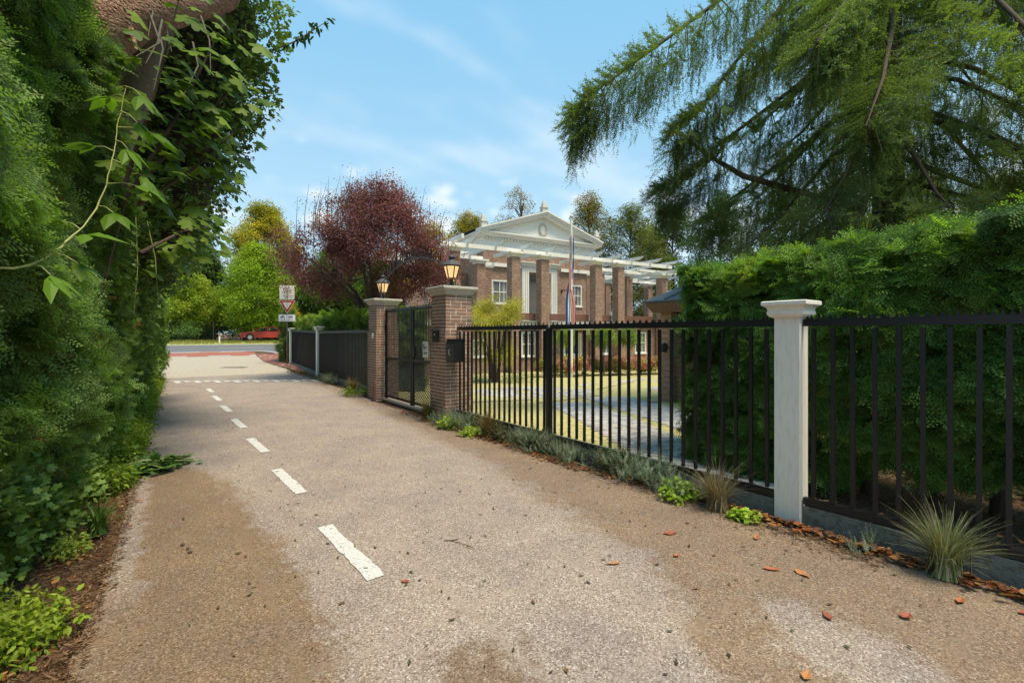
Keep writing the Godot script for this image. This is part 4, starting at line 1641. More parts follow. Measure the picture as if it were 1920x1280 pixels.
func far_things() -> void:
	# give-way sign at the end of the fence
	var at := Vector3(4.72, height(4.72, 24.0), -24.0)
	var o := thing("give_way_sign", "red and white give-way sign with two plates on a grey pole", "road sign", at, deg_to_rad(-20))
	var p := MB.new()
	p.lathe(Vector3.ZERO, [[0.03, 0.0], [0.03, 3.75], [0.0, 3.76]], 10)
	obj("pole", p, M["grey_iron"], o)
	var tri := PackedVector2Array([Vector2(-0.37, 3.02), Vector2(0.37, 3.02), Vector2(0.0, 2.4)])
	for q in [[1.0, "white_paint", 0.045, 0.012], [0.92, "red_paint", 0.054, 0.008], [0.55, "white_paint", 0.062, 0.008]]:
		var b := MB.new()
		var c := Vector2(0, 2.815)
		var poly := PackedVector2Array()
		for v in tri:
			poly.append(c + (v - c) * q[0])
		b.prism(poly, q[3], Transform3D(Basis.IDENTITY, Vector3(0, 0, q[2])))
		obj("give_way_plate", b, M[q[1]], o)
	var pl := MB.new()
	pl.quad(Vector3(-0.36, 2.03, 0.05), Vector3(-0.36, 2.36, 0.05), Vector3(0.36, 2.36, 0.05), Vector3(0.36, 2.03, 0.05))
	pl.uv = PackedVector2Array([Vector2(0, 1), Vector2(0, 0), Vector2(1, 0), Vector2(0, 1), Vector2(1, 0), Vector2(1, 1)])
	var sm := StandardMaterial3D.new()
	sm.albedo_texture = picture_sign()
	sm.roughness = 0.5
	obj("cycle_plate_print", pl, sm, o)
	var pb := MB.new()
	pb.box(Vector3(0, 2.195, 0.04), Vector3(0.74, 0.35, 0.012))
	obj("cycle_plate", pb, M["white_paint"], o)
	var ub := MB.new()
	ub.box(Vector3(0, 3.4, 0.045), Vector3(0.64, 0.66, 0.012))
	obj("upper_plate", ub, M["white_paint"], o)
	# red car on the far side of the main road
	var c := thing("red_car", "low red car half hidden behind the hedge across the main road", "car", Vector3(7.4, 1.0, -47.4), 0.0)
	var side := PackedVector2Array([Vector2(-2.0, 0.28), Vector2(-2.0, 0.62), Vector2(-1.85, 0.74), Vector2(-1.0, 0.82), Vector2(-0.45, 1.2), Vector2(0.75, 1.22), Vector2(1.35, 0.86), Vector2(1.95, 0.78), Vector2(2.02, 0.5), Vector2(2.0, 0.28)])
	var bd := MB.new()
	bd.prism(side, 1.55)
	obj("body", bd, M["car_red"], c)
	for q in [PackedVector2Array([Vector2(-0.85, 0.84), Vector2(-0.42, 1.14), Vector2(0.1, 1.15), Vector2(0.1, 0.84)]), PackedVector2Array([Vector2(0.17, 0.84), Vector2(0.17, 1.15), Vector2(0.7, 1.15), Vector2(1.15, 0.84)])]:
		var wn := MB.new()
		wn.prism(q, 1.57)
		obj("window", wn, M["car_glass"], c)
	for x in [-1.25, 1.25]:
		for z in [-0.74, 0.74]:
			var ty := MB.new()
			ty.lathe(Vector3.ZERO, [[0.18, -0.1], [0.3, -0.1], [0.32, -0.06], [0.32, 0.06], [0.3, 0.1], [0.18, 0.1]], 20)
			var wheel := put("wheel", ty.mesh(), M["tyre"], c, Vector3(x, 0.32, z), Basis(Vector3.RIGHT, PI / 2))
			var rm := MB.new()
			rm.lathe(Vector3.ZERO, [[0.0, -0.08], [0.2, -0.085], [0.2, 0.085], [0.0, 0.08]], 16)
			obj("rim", rm, M["rim"], wheel)
	var hl := MB.new()
	for z in [-0.6, 0.6]:
		hl.box(Vector3(-1.99, 0.62, z), Vector3(0.06, 0.12, 0.26))
	obj("headlight", hl, M["rim"], c)
	# wire fence and marker post behind the verge
	for k in 7:
		var x := -6.0 + 3.2 * k
		var wp := thing("wire_fence_post", "thin grey post of the wire fence beyond the verge", "fence post", Vector3(x, height(x, 48.9), -48.9), 0.0, "posts of the wire fence beyond the verge")
		var b := MB.new()
		b.lathe(Vector3.ZERO, [[0.03, 0.0], [0.03, 1.7], [0.0, 1.71]], 6)
		obj("post", b, M["grey_iron"], wp)
	var wf := MB.new()
	for k in 9:
		wf.bar(Vector3(-6.0, 1.15 + 0.19 * k, -48.87), Vector3(13.2, 1.15 + 0.19 * k, -48.87), 0.008, 0.008)
	var wo := obj("fence_wires", wf, M["grey_iron"], self)
	tag(wo, "grey horizontal wires strung along the far side of the verge", "wire fence")
	var mp := thing("marker_post", "short white and red marker post in the verge grass", "marker post", Vector3(3.7, height(3.7, 44.6), -44.6))
	var mb := MB.new()
	mb.box(Vector3(0, 0.3, 0), Vector3(0.1, 0.6, 0.06))
	obj("post", mb, M["white_paint"], mp)
	var mr := MB.new()
	mr.box(Vector3(0, 0.66, 0), Vector3(0.11, 0.12, 0.07))
	obj("band", mr, M["red_paint"], mp)


# ---------- leaves and sprays ----------
func needles(b: MB, a: Vector3, z: Vector3, flat: Vector3, l: float, n: int, nl: float, nw: float, r: RandomNumberGenerator, whorl := false) -> void:   # needles along a twig from a to a + z * l
	var side := z.cross(flat).normalized()
	for k in n:
		var f := (k + 0.5) / n
		var p := a + z * l * f
		var sgn := 1.0 if k % 2 else -1.0
		var out := side * sgn + flat * r.randf_range(-0.25, 0.35)
		if whorl:
			out = (side * cos(k * 2.4) + flat * sin(k * 2.4))
		var d := (out + z * r.randf_range(0.35, 0.75)).normalized()
		var ln := nl * r.randf_range(0.75, 1.1) * (1.0 - 0.45 * f * f)
		var wd := d.cross(flat if not whorl else z).normalized() * nw * 0.5
		b.tint = shade(Color(1, 1, 1), r.randf_range(0.8, 1.15) * (0.9 + 0.35 * f))
		var tip := p + d * ln
		var m := p + d * ln * 0.55
		for q in [p, m - wd, m + wd, m - wd, tip, m + wd]:
			b.v.append(q)
			b.c.append(b.tint)
	b.tint = Color(0.75, 0.6, 0.4)
	var w := side * 0.0018
	for q in [a - w, a + z * l, a + w]:
		b.v.append(q)
		b.c.append(b.tint)


func yew_spray(seed_: int, l := 0.2, fronds := 6, nl := 0.034, nw := 0.0098) -> ArrayMesh:
	var r := RandomNumberGenerator.new()
	r.seed = seed_
	var b := MB.new()
	var y := Vector3.UP
	needles(b, Vector3.ZERO, y, Vector3.BACK, l, 18, nl, nw, r)
	for k in fronds:
		var sgn := 1.0 if k % 2 else -1.0
		var p := y * l * (0.12 + 0.62 * k / fronds)
		var d := (y * r.randf_range(0.6, 0.9) + Vector3.RIGHT * sgn * r.randf_range(0.7, 1.0) + Vector3.BACK * r.randf_range(-0.3, 0.25)).normalized()
		needles(b, p, d, (Vector3.BACK + Vector3.RIGHT * r.randf_range(-0.3, 0.3)).normalized(), l * r.randf_range(0.4, 0.62), 11, nl * 0.95, nw, r)
	return b.mesh(true)


func spruce_strand(seed_: int, l := 0.55) -> ArrayMesh:   # a hanging twig of a spruce with its side shoots
	var r := RandomNumberGenerator.new()
	r.seed = seed_
	var b := MB.new()
	var last := Vector3.ZERO
	var parts := 6
	for k in parts:
		var d := Vector3(r.randf_range(-0.16, 0.16), 1, r.randf_range(-0.16, 0.16)).normalized()
		needles(b, last, d, Vector3.BACK, l / parts, 9, 0.038, 0.014, r, true)
		var s := (d * r.randf_range(0.7, 1.3) + Vector3(r.randf_range(-1, 1), 0, r.randf_range(-1, 1)).normalized() * 0.7).normalized()
		needles(b, last + d * l * 0.05, s, Vector3.BACK, r.randf_range(0.09, 0.2), 9, 0.034, 0.014, r, true)
		last += d * l / parts
	return b.mesh(true)


func leaf_cluster(seed_: int, n: int, radius: float, l: float, w: float, droop := 0.25, flatten := 0.6) -> ArrayMesh:
	var r := RandomNumberGenerator.new()
	r.seed = seed_
	var b := MB.new()
	for k in n:
		var p := Vector3(r.randfn(), r.randfn() * flatten, r.randfn()).normalized() * radius * pow(r.randf(), 0.45)
		var d := (p.normalized() * 0.8 + Vector3(r.randfn(), r.randfn() * 0.5 - droop, r.randfn()) * 0.6).normalized()
		var side := d.cross(Vector3.UP + Vector3(r.randfn(), 0, r.randfn()) * 0.35).normalized()
		var f := r.randf_range(0.7, 1.15)
		b.tint = shade(Color(1, 1, 1), r.randf_range(0.72, 1.22))
		b.leaf(p, d, side, l * f, w * f, droop * 0.5)
	return b.mesh(true)


func lobed(b: MB, at: Vector3, dir: Vector3, side: Vector3, l: float, lobes: int, cup := 0.1) -> void:   # a palmate leaf (ivy, sycamore, vine) with its stalk end at the base
	var nn := dir.cross(side).normalized()
	var c := at + dir * l * 0.32
	var rim := []
	var n := lobes * 4
	for k in n + 1:
		var a := lerpf(-2.62, 2.62, float(k) / n)
		var ph := fposmod((a + 2.62) / (5.24 / lobes), 1.0)
		var lobe := 1.0 - 0.42 * pow(absf(ph - 0.5) * 2.0, 1.5)
		var rad := l * 0.62 * lobe * (0.72 + 0.28 * cos(a * 0.62))
		rim.append(c + dir * cos(a) * rad + side * sin(a) * rad - nn * cup * rad * absf(sin(a)) - nn * cup * 0.8 * maxf(0.0, cos(a)) * rad)
	rim.append(at)
	for k in rim.size() - 1:
		for q in [c, rim[k], rim[k + 1]]:
			b.v.append(q)
			b.c.append(b.tint)
	for q in [c, rim[-1], rim[0]]:
		b.v.append(q)
		b.c.append(b.tint)


func lobed_cluster(seed_: int, n: int, radius: float, l: float, lobes: int, face := 0.5) -> ArrayMesh:   # leaves that face along y, like ivy on a wall
	var r := RandomNumberGenerator.new()
	r.seed = seed_
	var b := MB.new()
	for k in n:
		var a := r.randf() * TAU
		var p := Vector3(cos(a) * radius * sqrt(r.randf()), r.randf_range(-0.3, 0.4) * radius, sin(a) * radius * sqrt(r.randf()))
		var nrm := (Vector3.UP + Vector3(r.randfn(), r.randfn() * 0.3, r.randfn()) * face).normalized()
		var d := nrm.cross(Vector3(r.randfn(), r.randfn(), r.randfn())).normalized()
		b.tint = shade(Color(1, 1, 1), r.randf_range(0.7, 1.25))
		lobed(b, p, d, nrm.cross(d), l * r.randf_range(0.6, 1.15), lobes)
	return b.mesh(true)


# ---------- trees ----------
func crown(o: Node3D, shapes: Array, material: Material, blobs: Array, per: int, c0: Color, c1: Color, size := 1.0, flat := 0.7, inner := 0.25, called := "foliage") -> void:   # leaf clusters spread through blobs [centre, radius]
	var lists := []
	var tints := []
	for k in shapes.size():
		lists.append([])
		tints.append(PackedColorArray())
	var gain := 1.7 if material == M["bright"] else 1.0 if material == M["petal"] or material == M["blade"] else 2.4
	c0 = Color(c0.r * 1.15, c0.g, c0.b) * gain
	c1 = Color(c1.r * 1.15, c1.g * 0.97, c1.b) * gain
	for q in blobs:
		var hue := rng.randf()
		var lit := rnd(0.8, 1.2)
		for k in int(per * q[1] * q[1]):
			var d := ball()
			d.y = d.y * flat + 0.1
			var p: Vector3 = q[0] + d * q[1] * pow(rnd(inner, 1.0), 0.5)
			var i := rng.randi() % shapes.size()
			lists[i].append(Transform3D(Basis(Vector3.UP, rnd(0, TAU)) * Basis(Vector3.RIGHT, rnd(-0.5, 0.5)) * Basis.from_scale(Vector3.ONE * size * rnd(0.75, 1.2)), p))
			tints[i].append(shade(mixc(c0, c1, hue * 0.6 + rng.randf() * 0.4), lit * rnd(0.85, 1.15)))
	for k in shapes.size():
		if lists[k].size():
			many(called, shapes[k], material, lists[k], tints[k], o)


func tree(called: String, label: String, category: String, group: String, base: Vector3, h: float, low: float, r: float, nb: int, br: float, per: int, shapes: Array, material: Material, c0: Color, c1: Color, size: float, trunk: float, bark: Material, lean := 0.0, shape := 1.0, inner := 0.25) -> Node3D:
	# crown from height low to h and radius r, of nb boughs of radius br
	var o := thing(called, label, category, base, 0.0, group)
	var b := MB.new()
	var top := Vector3(lean, h * 0.8, lean * 0.3)
	var mid := Vector3(lean * 0.3 + rnd(-0.1, 0.1) * trunk * 4, h * 0.4, rnd(-0.1, 0.1) * trunk * 4)
	b.tube([Vector3(0, -0.3, 0), Vector3(0, 0.2, 0), mid, top], [trunk * 1.35, trunk, trunk * 0.7, trunk * 0.2], 8)
	var blobs := []
	for k in nb:
		var f := (k + 0.5) / nb
		var y := lerpf(low, h - br * 0.7, f)
		# widest at a third of the crown's height
		var wide := r * pow(maxf(sin(PI * clampf(pow(f, 0.75 * shape) * 0.92 + 0.06, 0, 1)), 0.0), 0.7)
		var a := k * 2.39996 + rnd(-0.5, 0.5)
		var rad := maxf(wide - br * 0.6, 0.05) * sqrt(rnd(0.35, 1.0))
		var c := Vector3(cos(a) * rad + lean * f, y + rnd(-0.1, 0.1) * br, sin(a) * rad)
		blobs.append([c, br * rnd(0.7, 1.25)])
		var s := mid.lerp(top, clampf((y - h * 0.45) / (h * 0.4), 0, 1))
		if y < h * 0.5:
			s = Vector3(0, 0.2, 0).lerp(mid, clampf(y * 0.75 / (h * 0.4), 0.2, 1))
		var m := s.lerp(c, 0.5) + Vector3.UP * 0.08 * h * rnd(0, 0.6)
		b.tube([s, m, c, c + (c - m).normalized() * br * 0.7], [trunk * 0.32, trunk * 0.2, trunk * 0.09, trunk * 0.03], 5, false)
	obj("trunk", b, bark, o)
	crown(o, shapes, material, blobs, per, c0, c1, size, 0.7, inner)
	return o


func trees() -> void:
	rng.seed = 301
	var small := [leaf_cluster(1, 18, 0.34, 0.14, 0.085), leaf_cluster(2, 18, 0.34, 0.14, 0.085), leaf_cluster(3, 18, 0.34, 0.14, 0.085, 0.5)]
	var plum := [leaf_cluster(11, 12, 0.22, 0.085, 0.042, 0.35), leaf_cluster(12, 12, 0.22, 0.085, 0.042, 0.35), leaf_cluster(13, 9, 0.25, 0.08, 0.04, 0.5)]
	var tw := [leaf_cluster(14, 5, 0.3, 0.075, 0.04, 0.3)]
	var L: Material = M["leafy"]
	# purple plum behind the far fence
	var base := on_ground(site(-4.95, 16.6))
	var o := thing("purple_plum_tree", "purple-leaved plum tree behind the fence and gate", "tree", base)
	var b := MB.new()
	var fork := Vector3(0.1, 1.7, 0)
	b.tube([Vector3(0, -0.2, 0), Vector3(0.02, 0.4, 0), fork], [0.24, 0.19, 0.17], 9)
	var blobs := []
	var tips := []
	var e := site(1, 0) - site(0, 0)
	var f := site(0, 1) - site(0, 0)
	for k in 120:
		var u := ball()
		u.y = absf(u.y) if rng.randf() < 0.66 else -absf(u.y) * 0.75
		var c := Vector3(0, 4.3, 0) + (e * u.x * 3.15 + f * u.z * 2.5) * pow(rng.randf(), 0.33) + e * (-0.1) + Vector3.UP * u.y * (2.55 - 0.35 * absf(u.x)) * pow(rng.randf(), 0.33)
		if c.y < 2.1 and rng.randf() < 0.7:
			c.y += 0.8
		blobs.append([c, rnd(0.42, 0.72)])
	for k in 9:
		var a := TAU * k / 9 + rnd(-0.2, 0.2)
		var far := Vector3(cos(a) * 2.1, rnd(3.6, 5.4), sin(a) * 2.1)
		var m := fork.lerp(far, 0.45) + Vector3.UP * 0.35
		b.tube([fork, m, far], [0.1, 0.07, 0.03], 6, false)
		for q in 7:
			var bl = pick(blobs)
			if bl[0].distance_to(far) < 2.6:
				b.tube([m.lerp(far, rnd(0.2, 0.9)), bl[0].lerp(far, 0.35) + Vector3.UP * 0.1, bl[0], bl[0] + ball() * 0.5], [0.035, 0.022, 0.014, 0.005], 5, false)
	obj("trunk", b, M["bark"], o)
	crown(o, plum, M["leafy"], blobs, 190, Color(0.058, 0.027, 0.035), Color(0.142, 0.066, 0.078), 1.0, 0.8, 0.1)
	var odd := []
	for k in 10:
		odd.append([pick(blobs)[0] + ball() * 0.3, 0.4])
	crown(o, plum, M["leafy"], odd, 60, Color(0.2, 0.13, 0.03), Color(0.26, 0.2, 0.05), 1.0, 0.8, 0.2, "turning_leaves")
	var sb := MB.new()
	var sprigs := []
	for k in 60:
		var a := rnd(-2.4, 2.6)
		var root := Vector3.ZERO + e * a + f * rnd(-1.2, 1.2) + Vector3.UP * (4.35 + 1.85 * sqrt(maxf(0.05, 1.0 - pow(a / 3.1, 2))))
		var tip: Vector3 = root + Vector3.UP * rnd(0.5, 1.25) * (1.2 - 0.22 * absf(a + 0.3)) + e * rnd(-0.1, 0.3)
		sb.tube([root - Vector3.UP * 0.6, root, tip], [0.014, 0.009, 0.003], 4, false)
		for q in 3:
			sprigs.append([root.lerp(tip, rnd(0.1, 1.05)), 0.22])
	obj("twigs", sb, M["bark"], o)
	crown(o, tw, L, sprigs, 40, Color(0.03, 0.02, 0.02), Color(0.07, 0.04, 0.035), 0.75, 1.0, 0.2, "top_leaves")

	tree("purple_sapling", "thin purple-leaved sapling standing before the give-way sign's upper plate", "tree", "", on_ground(Vector3(4.62, 0, -23.55)), 4.1, 3.15, 0.45, 7, 0.26, 150, plum, M["leafy"], Color(0.04, 0.016, 0.02), Color(0.10, 0.04, 0.04), 0.75, 0.02, M["bark"])
	# beyond the main road: young bright maples, then taller woods
	var g1 := "young light green trees across the main road"
	var bright: Material = M["bright"]
	tree("maple_tree", "large bright green young maple behind the verge, beside the give-way sign", "tree", g1, on_ground(site(-23.6, 43.0)), 9.3, 0.8, 3.4, 42, 1.15, 34, small, bright, Color(0.10, 0.19, 0.018), Color(0.24, 0.34, 0.035), 1.35, 0.12, M["bark_grey"])
	tree("maple_tree", "low spreading light green maple by the ivy hedge across the road", "tree", g1, on_ground(site(-30.2, 43.5)), 6.6, 0.5, 3.4, 34, 1.1, 34, small, bright, Color(0.09, 0.17, 0.018), Color(0.22, 0.3, 0.03), 1.35, 0.1, M["bark_grey"])
	tree("maple_tree", "middle light green sapling between the two bright maples", "tree", g1, on_ground(site(-26.6, 46.0)), 6.2, 0.6, 2.8, 26, 1.0, 34, small, bright, Color(0.06, 0.12, 0.018), Color(0.15, 0.22, 0.025), 1.35, 0.1, M["bark_grey"])
	tree("sapling", "small yellow sapling under the bright maple", "tree", "", on_ground(site(-20.9, 44.0)), 3.4, 1.7, 0.8, 7, 0.5, 40, small, bright, Color(0.28, 0.24, 0.03), Color(0.4, 0.34, 0.04), 1.0, 0.04, M["bark_grey"])
	tree("yellow_tree", "tall yellow-green tree rising left of the purple plum", "tree", "", on_ground(site(-32.0, 60.0)), 17.6, 5.0, 5.2, 46, 1.7, 22, small, bright, Color(0.13, 0.17, 0.02), Color(0.36, 0.34, 0.035), 1.7, 0.25, M["bark_grey"])
	var woods := [[-37.5, 52.0, 17.0, 4.8], [-45.0, 60.0, 19.0, 5.5], [-28.0, 55.0, 11.0, 4.5], [-20.0, 52.0, 10.0, 4.0], [-15.0, 56.0, 11.0, 4.5], [-41.0, 50.0, 12.0, 4.5], [-50.0, 54.0, 15.0, 5.0], [-34.0, 50.0, 10.0, 4.0], [-24.5, 66.0, 14.0, 5.0], [-8.0, 62.0, 12.0, 5.0]]
	var wl := ["dark green tree towering behind the light maples next to the ivy", "tall dark tree at the back of the woods behind the ivy hedge", "dark green tree behind the gap between bright maple and yellow tree", "dark round tree behind the give-way sign", "dark tree hidden behind the purple plum's crown", "dense dark tree by the edge of the ivy hedge across the road", "broad dark tree at the woods' edge beside the low maple", "dark tree just behind the low spreading maple", "dark tree below and behind the yellow-green tree", "dark tree behind the purple plum and the gate arch"]
	for k in woods.size():
		var w: Array = woods[k]
		tree("wood_tree", wl[k], "tree", "dark trees of the woods across the road", on_ground(site(w[0], w[1])), w[2], 0.6, w[3], 46, 1.8, 22, small, L, Color(0.02, 0.045, 0.01), Color(0.06, 0.115, 0.016), 1.7, 0.25, M["bark"])
	# shrubs along the far side of the verge
	var sx := []
	for k in 60:
		var x := rnd(-9.0, 15.0)
		sx.append([Vector3(x, height(x, 50.0) + rnd(0.2, 1.4), -rnd(49.4, 52.5)), rnd(0.6, 1.0)])
	var und := Node3D.new()
	und.name = "undergrowth"
	add_child(und)
	und.set_meta("kind", "stuff")
	crown(und, small, L, sx, 40, Color(0.03, 0.07, 0.02), Color(0.08, 0.15, 0.035), 1.2)

	# behind the villa
	var vt := "trees behind the villa"
	tree("autumn_tree", "yellow-green tree behind the pediment's near corner", "tree", vt, site(-5.2, 58.0, -0.5), 17.2, 4.0, 5.8, 66, 1.5, 18, small, L, Color(0.08, 0.10, 0.02), Color(0.24, 0.2, 0.03), 1.4, 0.22, M["bark"])
	tree("bare_tree", "nearly bare tree with thin brown foliage behind the pediment's peak", "tree", vt, site(1.2, 60.0, -0.5), 21.5, 9.0, 4.6, 40, 1.2, 7, small, L, Color(0.09, 0.09, 0.025), Color(0.17, 0.12, 0.03), 1.3, 0.24, M["bark"])
	tree("autumn_tree", "thin brownish green tree behind the pediment's far corner", "tree", vt, site(8.6, 52.0, -0.5), 17.8, 3.0, 4.4, 64, 1.25, 17, small, L, Color(0.06, 0.075, 0.02), Color(0.14, 0.12, 0.03), 1.25, 0.2, M["bark"])
	tree("autumn_tree", "slender grey-green tree above the pergola's middle", "tree", vt, site(12.8, 50.0, -0.5), 16.4, 3.0, 4.6, 64, 1.25, 17, small, L, Color(0.045, 0.07, 0.025), Color(0.11, 0.13, 0.04), 1.25, 0.2, M["bark"])
	var rest := [[-10.0, 58.0, 16.0, 4.6, "yellowing tree peeping out right of the purple plum", 0.8], [18.0, 52.0, 17.0, 4.2, "dark green tree behind the pergola's right half", 0.0], [22.5, 50.0, 18.0, 4.4, "dense green tree behind the pergola's last pillar", 0.0], [26.0, 44.0, 16.5, 4.0, "dark tree between the pergola and the spruce", 0.0], [16.5, 56.0, 15.5, 4.6, "deep green tree low behind the pergola beams", 0.1], [30.0, 42.0, 17.0, 4.6, "tall green tree behind the spruce, left of its trunk", 0.15], [37.0, 42.0, 17.5, 4.8, "tall green tree seen through the spruce, right of its trunk", 0.25], [45.0, 44.0, 17.0, 4.8, "tall green tree behind the spruce beyond the end of the clipped hedge", 0.2]]
	for q in rest:
		tree("garden_tree", q[4], "tree", vt, site(q[0], q[1], -0.6), q[2], 1.0, q[3], 40, 1.35, 24, small, L, mixc(Color(0.022, 0.05, 0.014), Color(0.14, 0.14, 0.02), q[5]), mixc(Color(0.06, 0.11, 0.024), Color(0.3, 0.26, 0.03), q[5]), 1.5, 0.22, M["bark"])
	# behind the clipped hedge on the right
	var rt := [[19.0, 31.0, 8.0, 3.0, "pale green tree seen below the spruce, next to the pergola", 0.75], [20.0, 26.0, 9.0, 3.2, "yellow-green tree glowing behind the spruce's drooping twigs", 1.0], [25.0, 29.0, 10.0, 3.5, "light green tree behind the spruce trunk", 0.8], [27.0, 25.0, 11.0, 3.5, "green tree behind the right end of the clipped hedge", 0.5], [14.0, 20.5, 4.2, 1.9, "bright shrub-like tree behind the clipped hedge's corner", 0.7]]
	for q in rt:
		tree("light_tree", q[4], "tree", "light trees behind the clipped hedge", site(q[0], q[1], -0.6), q[2], 0.8, q[3], 36, 1.1, 30, small, bright, mixc(Color(0.03, 0.065, 0.015), Color(0.10, 0.16, 0.02), q[5]), mixc(Color(0.08, 0.13, 0.025), Color(0.26, 0.32, 0.04), q[5]), 1.2, 0.15, M["bark"])

	var sh := [[7.6, 5.6, 3.0, 1.5, "dark shrub right behind the cream post, inside the fence"], [9.0, 5.4, 3.3, 1.6, "dark shrub behind the hedge trunks at the fence's end"], [9.4, 7.4, 3.4, 1.7, "deep green shrub further back behind the hedge trunks"], [7.6, 7.6, 3.0, 1.6, "green shrub behind the clipped hedge, between cream post and shed"], [11.5, 6.4, 3.6, 1.9, "large dark shrub beyond the clipped hedge's right end"]]
	for q in sh:
		tree("garden_shrub", q[4], "shrub", "shrubs behind the clipped hedge", on_ground(site(q[0], q[1])), q[2], 0.3, q[3], 34, 0.6, 60, [small[0], small[2]], L, Color(0.028, 0.055, 0.012), Color(0.10, 0.15, 0.02), 0.6, 0.06, M["bark"])
	# in the garden
	var fl := [leaf_cluster(21, 12, 0.2, 0.075, 0.03, 0.4), leaf_cluster(22, 12, 0.2, 0.075, 0.03, 0.3)]
	var mb := MB.new()
	var mp := on_ground(site(-0.75, 20.0))
	var ms := thing("multistem_tree", "yellow-green multi-stemmed small tree beside the brick gate pillar", "tree", mp)
	var mbl := []
	for k in 9:
		var a := TAU * k / 9
		var tip := Vector3(cos(a) * rnd(0.5, 0.95), rnd(2.2, 3.3), sin(a) * rnd(0.5, 0.95))
		mb.tube([Vector3(cos(a) * 0.08, -0.1, sin(a) * 0.08), Vector3(cos(a) * 0.3, 1.1, sin(a) * 0.3), tip], [0.045, 0.03, 0.012], 6, false)
		for q in 3:
			mbl.append([tip + ball() * 0.4, rnd(0.3, 0.5)])
		mbl.append([Vector3(cos(a) * 0.6, rnd(0.9, 1.9), sin(a) * 0.6), rnd(0.3, 0.45)])
	mbl.append([Vector3(0, 3.6, 0), 0.3])
	obj("stems", mb, M["bark"], ms)
	crown(ms, fl, M["leafy"], mbl, 260, Color(0.10, 0.125, 0.02), Color(0.25, 0.25, 0.04), 1.0)
	var sl := ["standard tree with round crown before the white front door", "standard tree with round crown between the front door and the next window", "standard tree with round crown nearest the shed"]
	for k in 3:
		tree("standard_tree", sl[k], "tree", "small standard trees before the villa", on_ground(site([3.05, 5.0, 6.35][k], [26.0, 25.2, 25.4][k])), 2.75, 1.75, 0.75, 14, 0.38, 330, fl, M["leafy"], Color(0.05, 0.10, 0.02), Color(0.14, 0.2, 0.04), 1.0, 0.045, M["bark"])
	# hydrangeas along the villa
	var head := leaf_cluster(31, 26, 0.11, 0.04, 0.034, 0.1, 0.7)
	var hl := [leaf_cluster(33, 10, 0.2, 0.13, 0.085, 0.3)]
	var tones := [Color(0.42, 0.10, 0.09), Color(0.5, 0.22, 0.16), Color(0.40, 0.06, 0.08), Color(0.52, 0.36, 0.24), Color(0.46, 0.16, 0.15)]
	var hn := ["first hydrangea of the bed, at the flagpole's near side, with reddish heads", "hydrangea standing directly behind the white flagpole", "hydrangea before the white front door, past the flagpole", "hydrangea under the first standard tree beside the door", "hydrangea between the door and the window beyond it", "hydrangea below the window right of the front door", "hydrangea under the second standard tree of the bed", "hydrangea mid-way between the two right-hand ground-floor windows", "hydrangea left below the last ground-floor window", "hydrangea under the last ground-floor window of the villa", "last hydrangea of the bed, beside the boarded shed"]
	for k in 11:
		var u := k / 10.0
		var hp := on_ground(site(lerpf(2.0, 9.3, u), 25.6 + 1.6 * u - (1.2 if k < 3 else 0.0) + rnd(-0.2, 0.2)))
		var hy := thing("hydrangea", hn[k], "shrub", hp, 0.0, "hydrangeas along the villa")
		var bl := []
		for q in 8:
			bl.append([Vector3(rnd(-0.6, 0.6), rnd(0.2, 0.75), rnd(-0.4, 0.4)), 0.34])
		crown(hy, hl, M["leafy"], bl, 90, Color(0.07, 0.11, 0.02), Color(0.2, 0.2, 0.04), 1.0)
		var fx := []
		var fc := PackedColorArray()
		for q in 44:
			var d := ball()
			d.y = absf(d.y) * 0.8
			fx.append(Transform3D(Basis(Vector3.UP, rnd(0, TAU)) * Basis.from_scale(Vector3.ONE * rnd(1.1, 1.7)), Vector3(d.x * 0.8, 0.38 + d.y * 0.75, d.z * 0.6)))
			fc.append(shade(pick(tones), rnd(1.0, 1.5)))
		many("flower_heads", head, M["petal"], fx, fc, hy)
	# dark bed under the multi-stemmed tree and low cover along the villa
	var cov := Node3D.new()
	cov.name = "ground_cover"
	add_child(cov)
	cov.set_meta("kind", "stuff")
	var cb := []
	for k in 60:
		cb.append([on_ground(site(rnd(-2.4, 1.0), rnd(19.0, 24.0)), 0.05), rnd(0.2, 0.35)])
	for k in 30:
		cb.append([on_ground(site(rnd(0.5, 9.5), rnd(24.6, 25.4)), 0.05), rnd(0.15, 0.25)])
	crown(cov, fl, M["leafy"], cb, 60, Color(0.03, 0.06, 0.02), Color(0.08, 0.13, 0.04), 1.0)


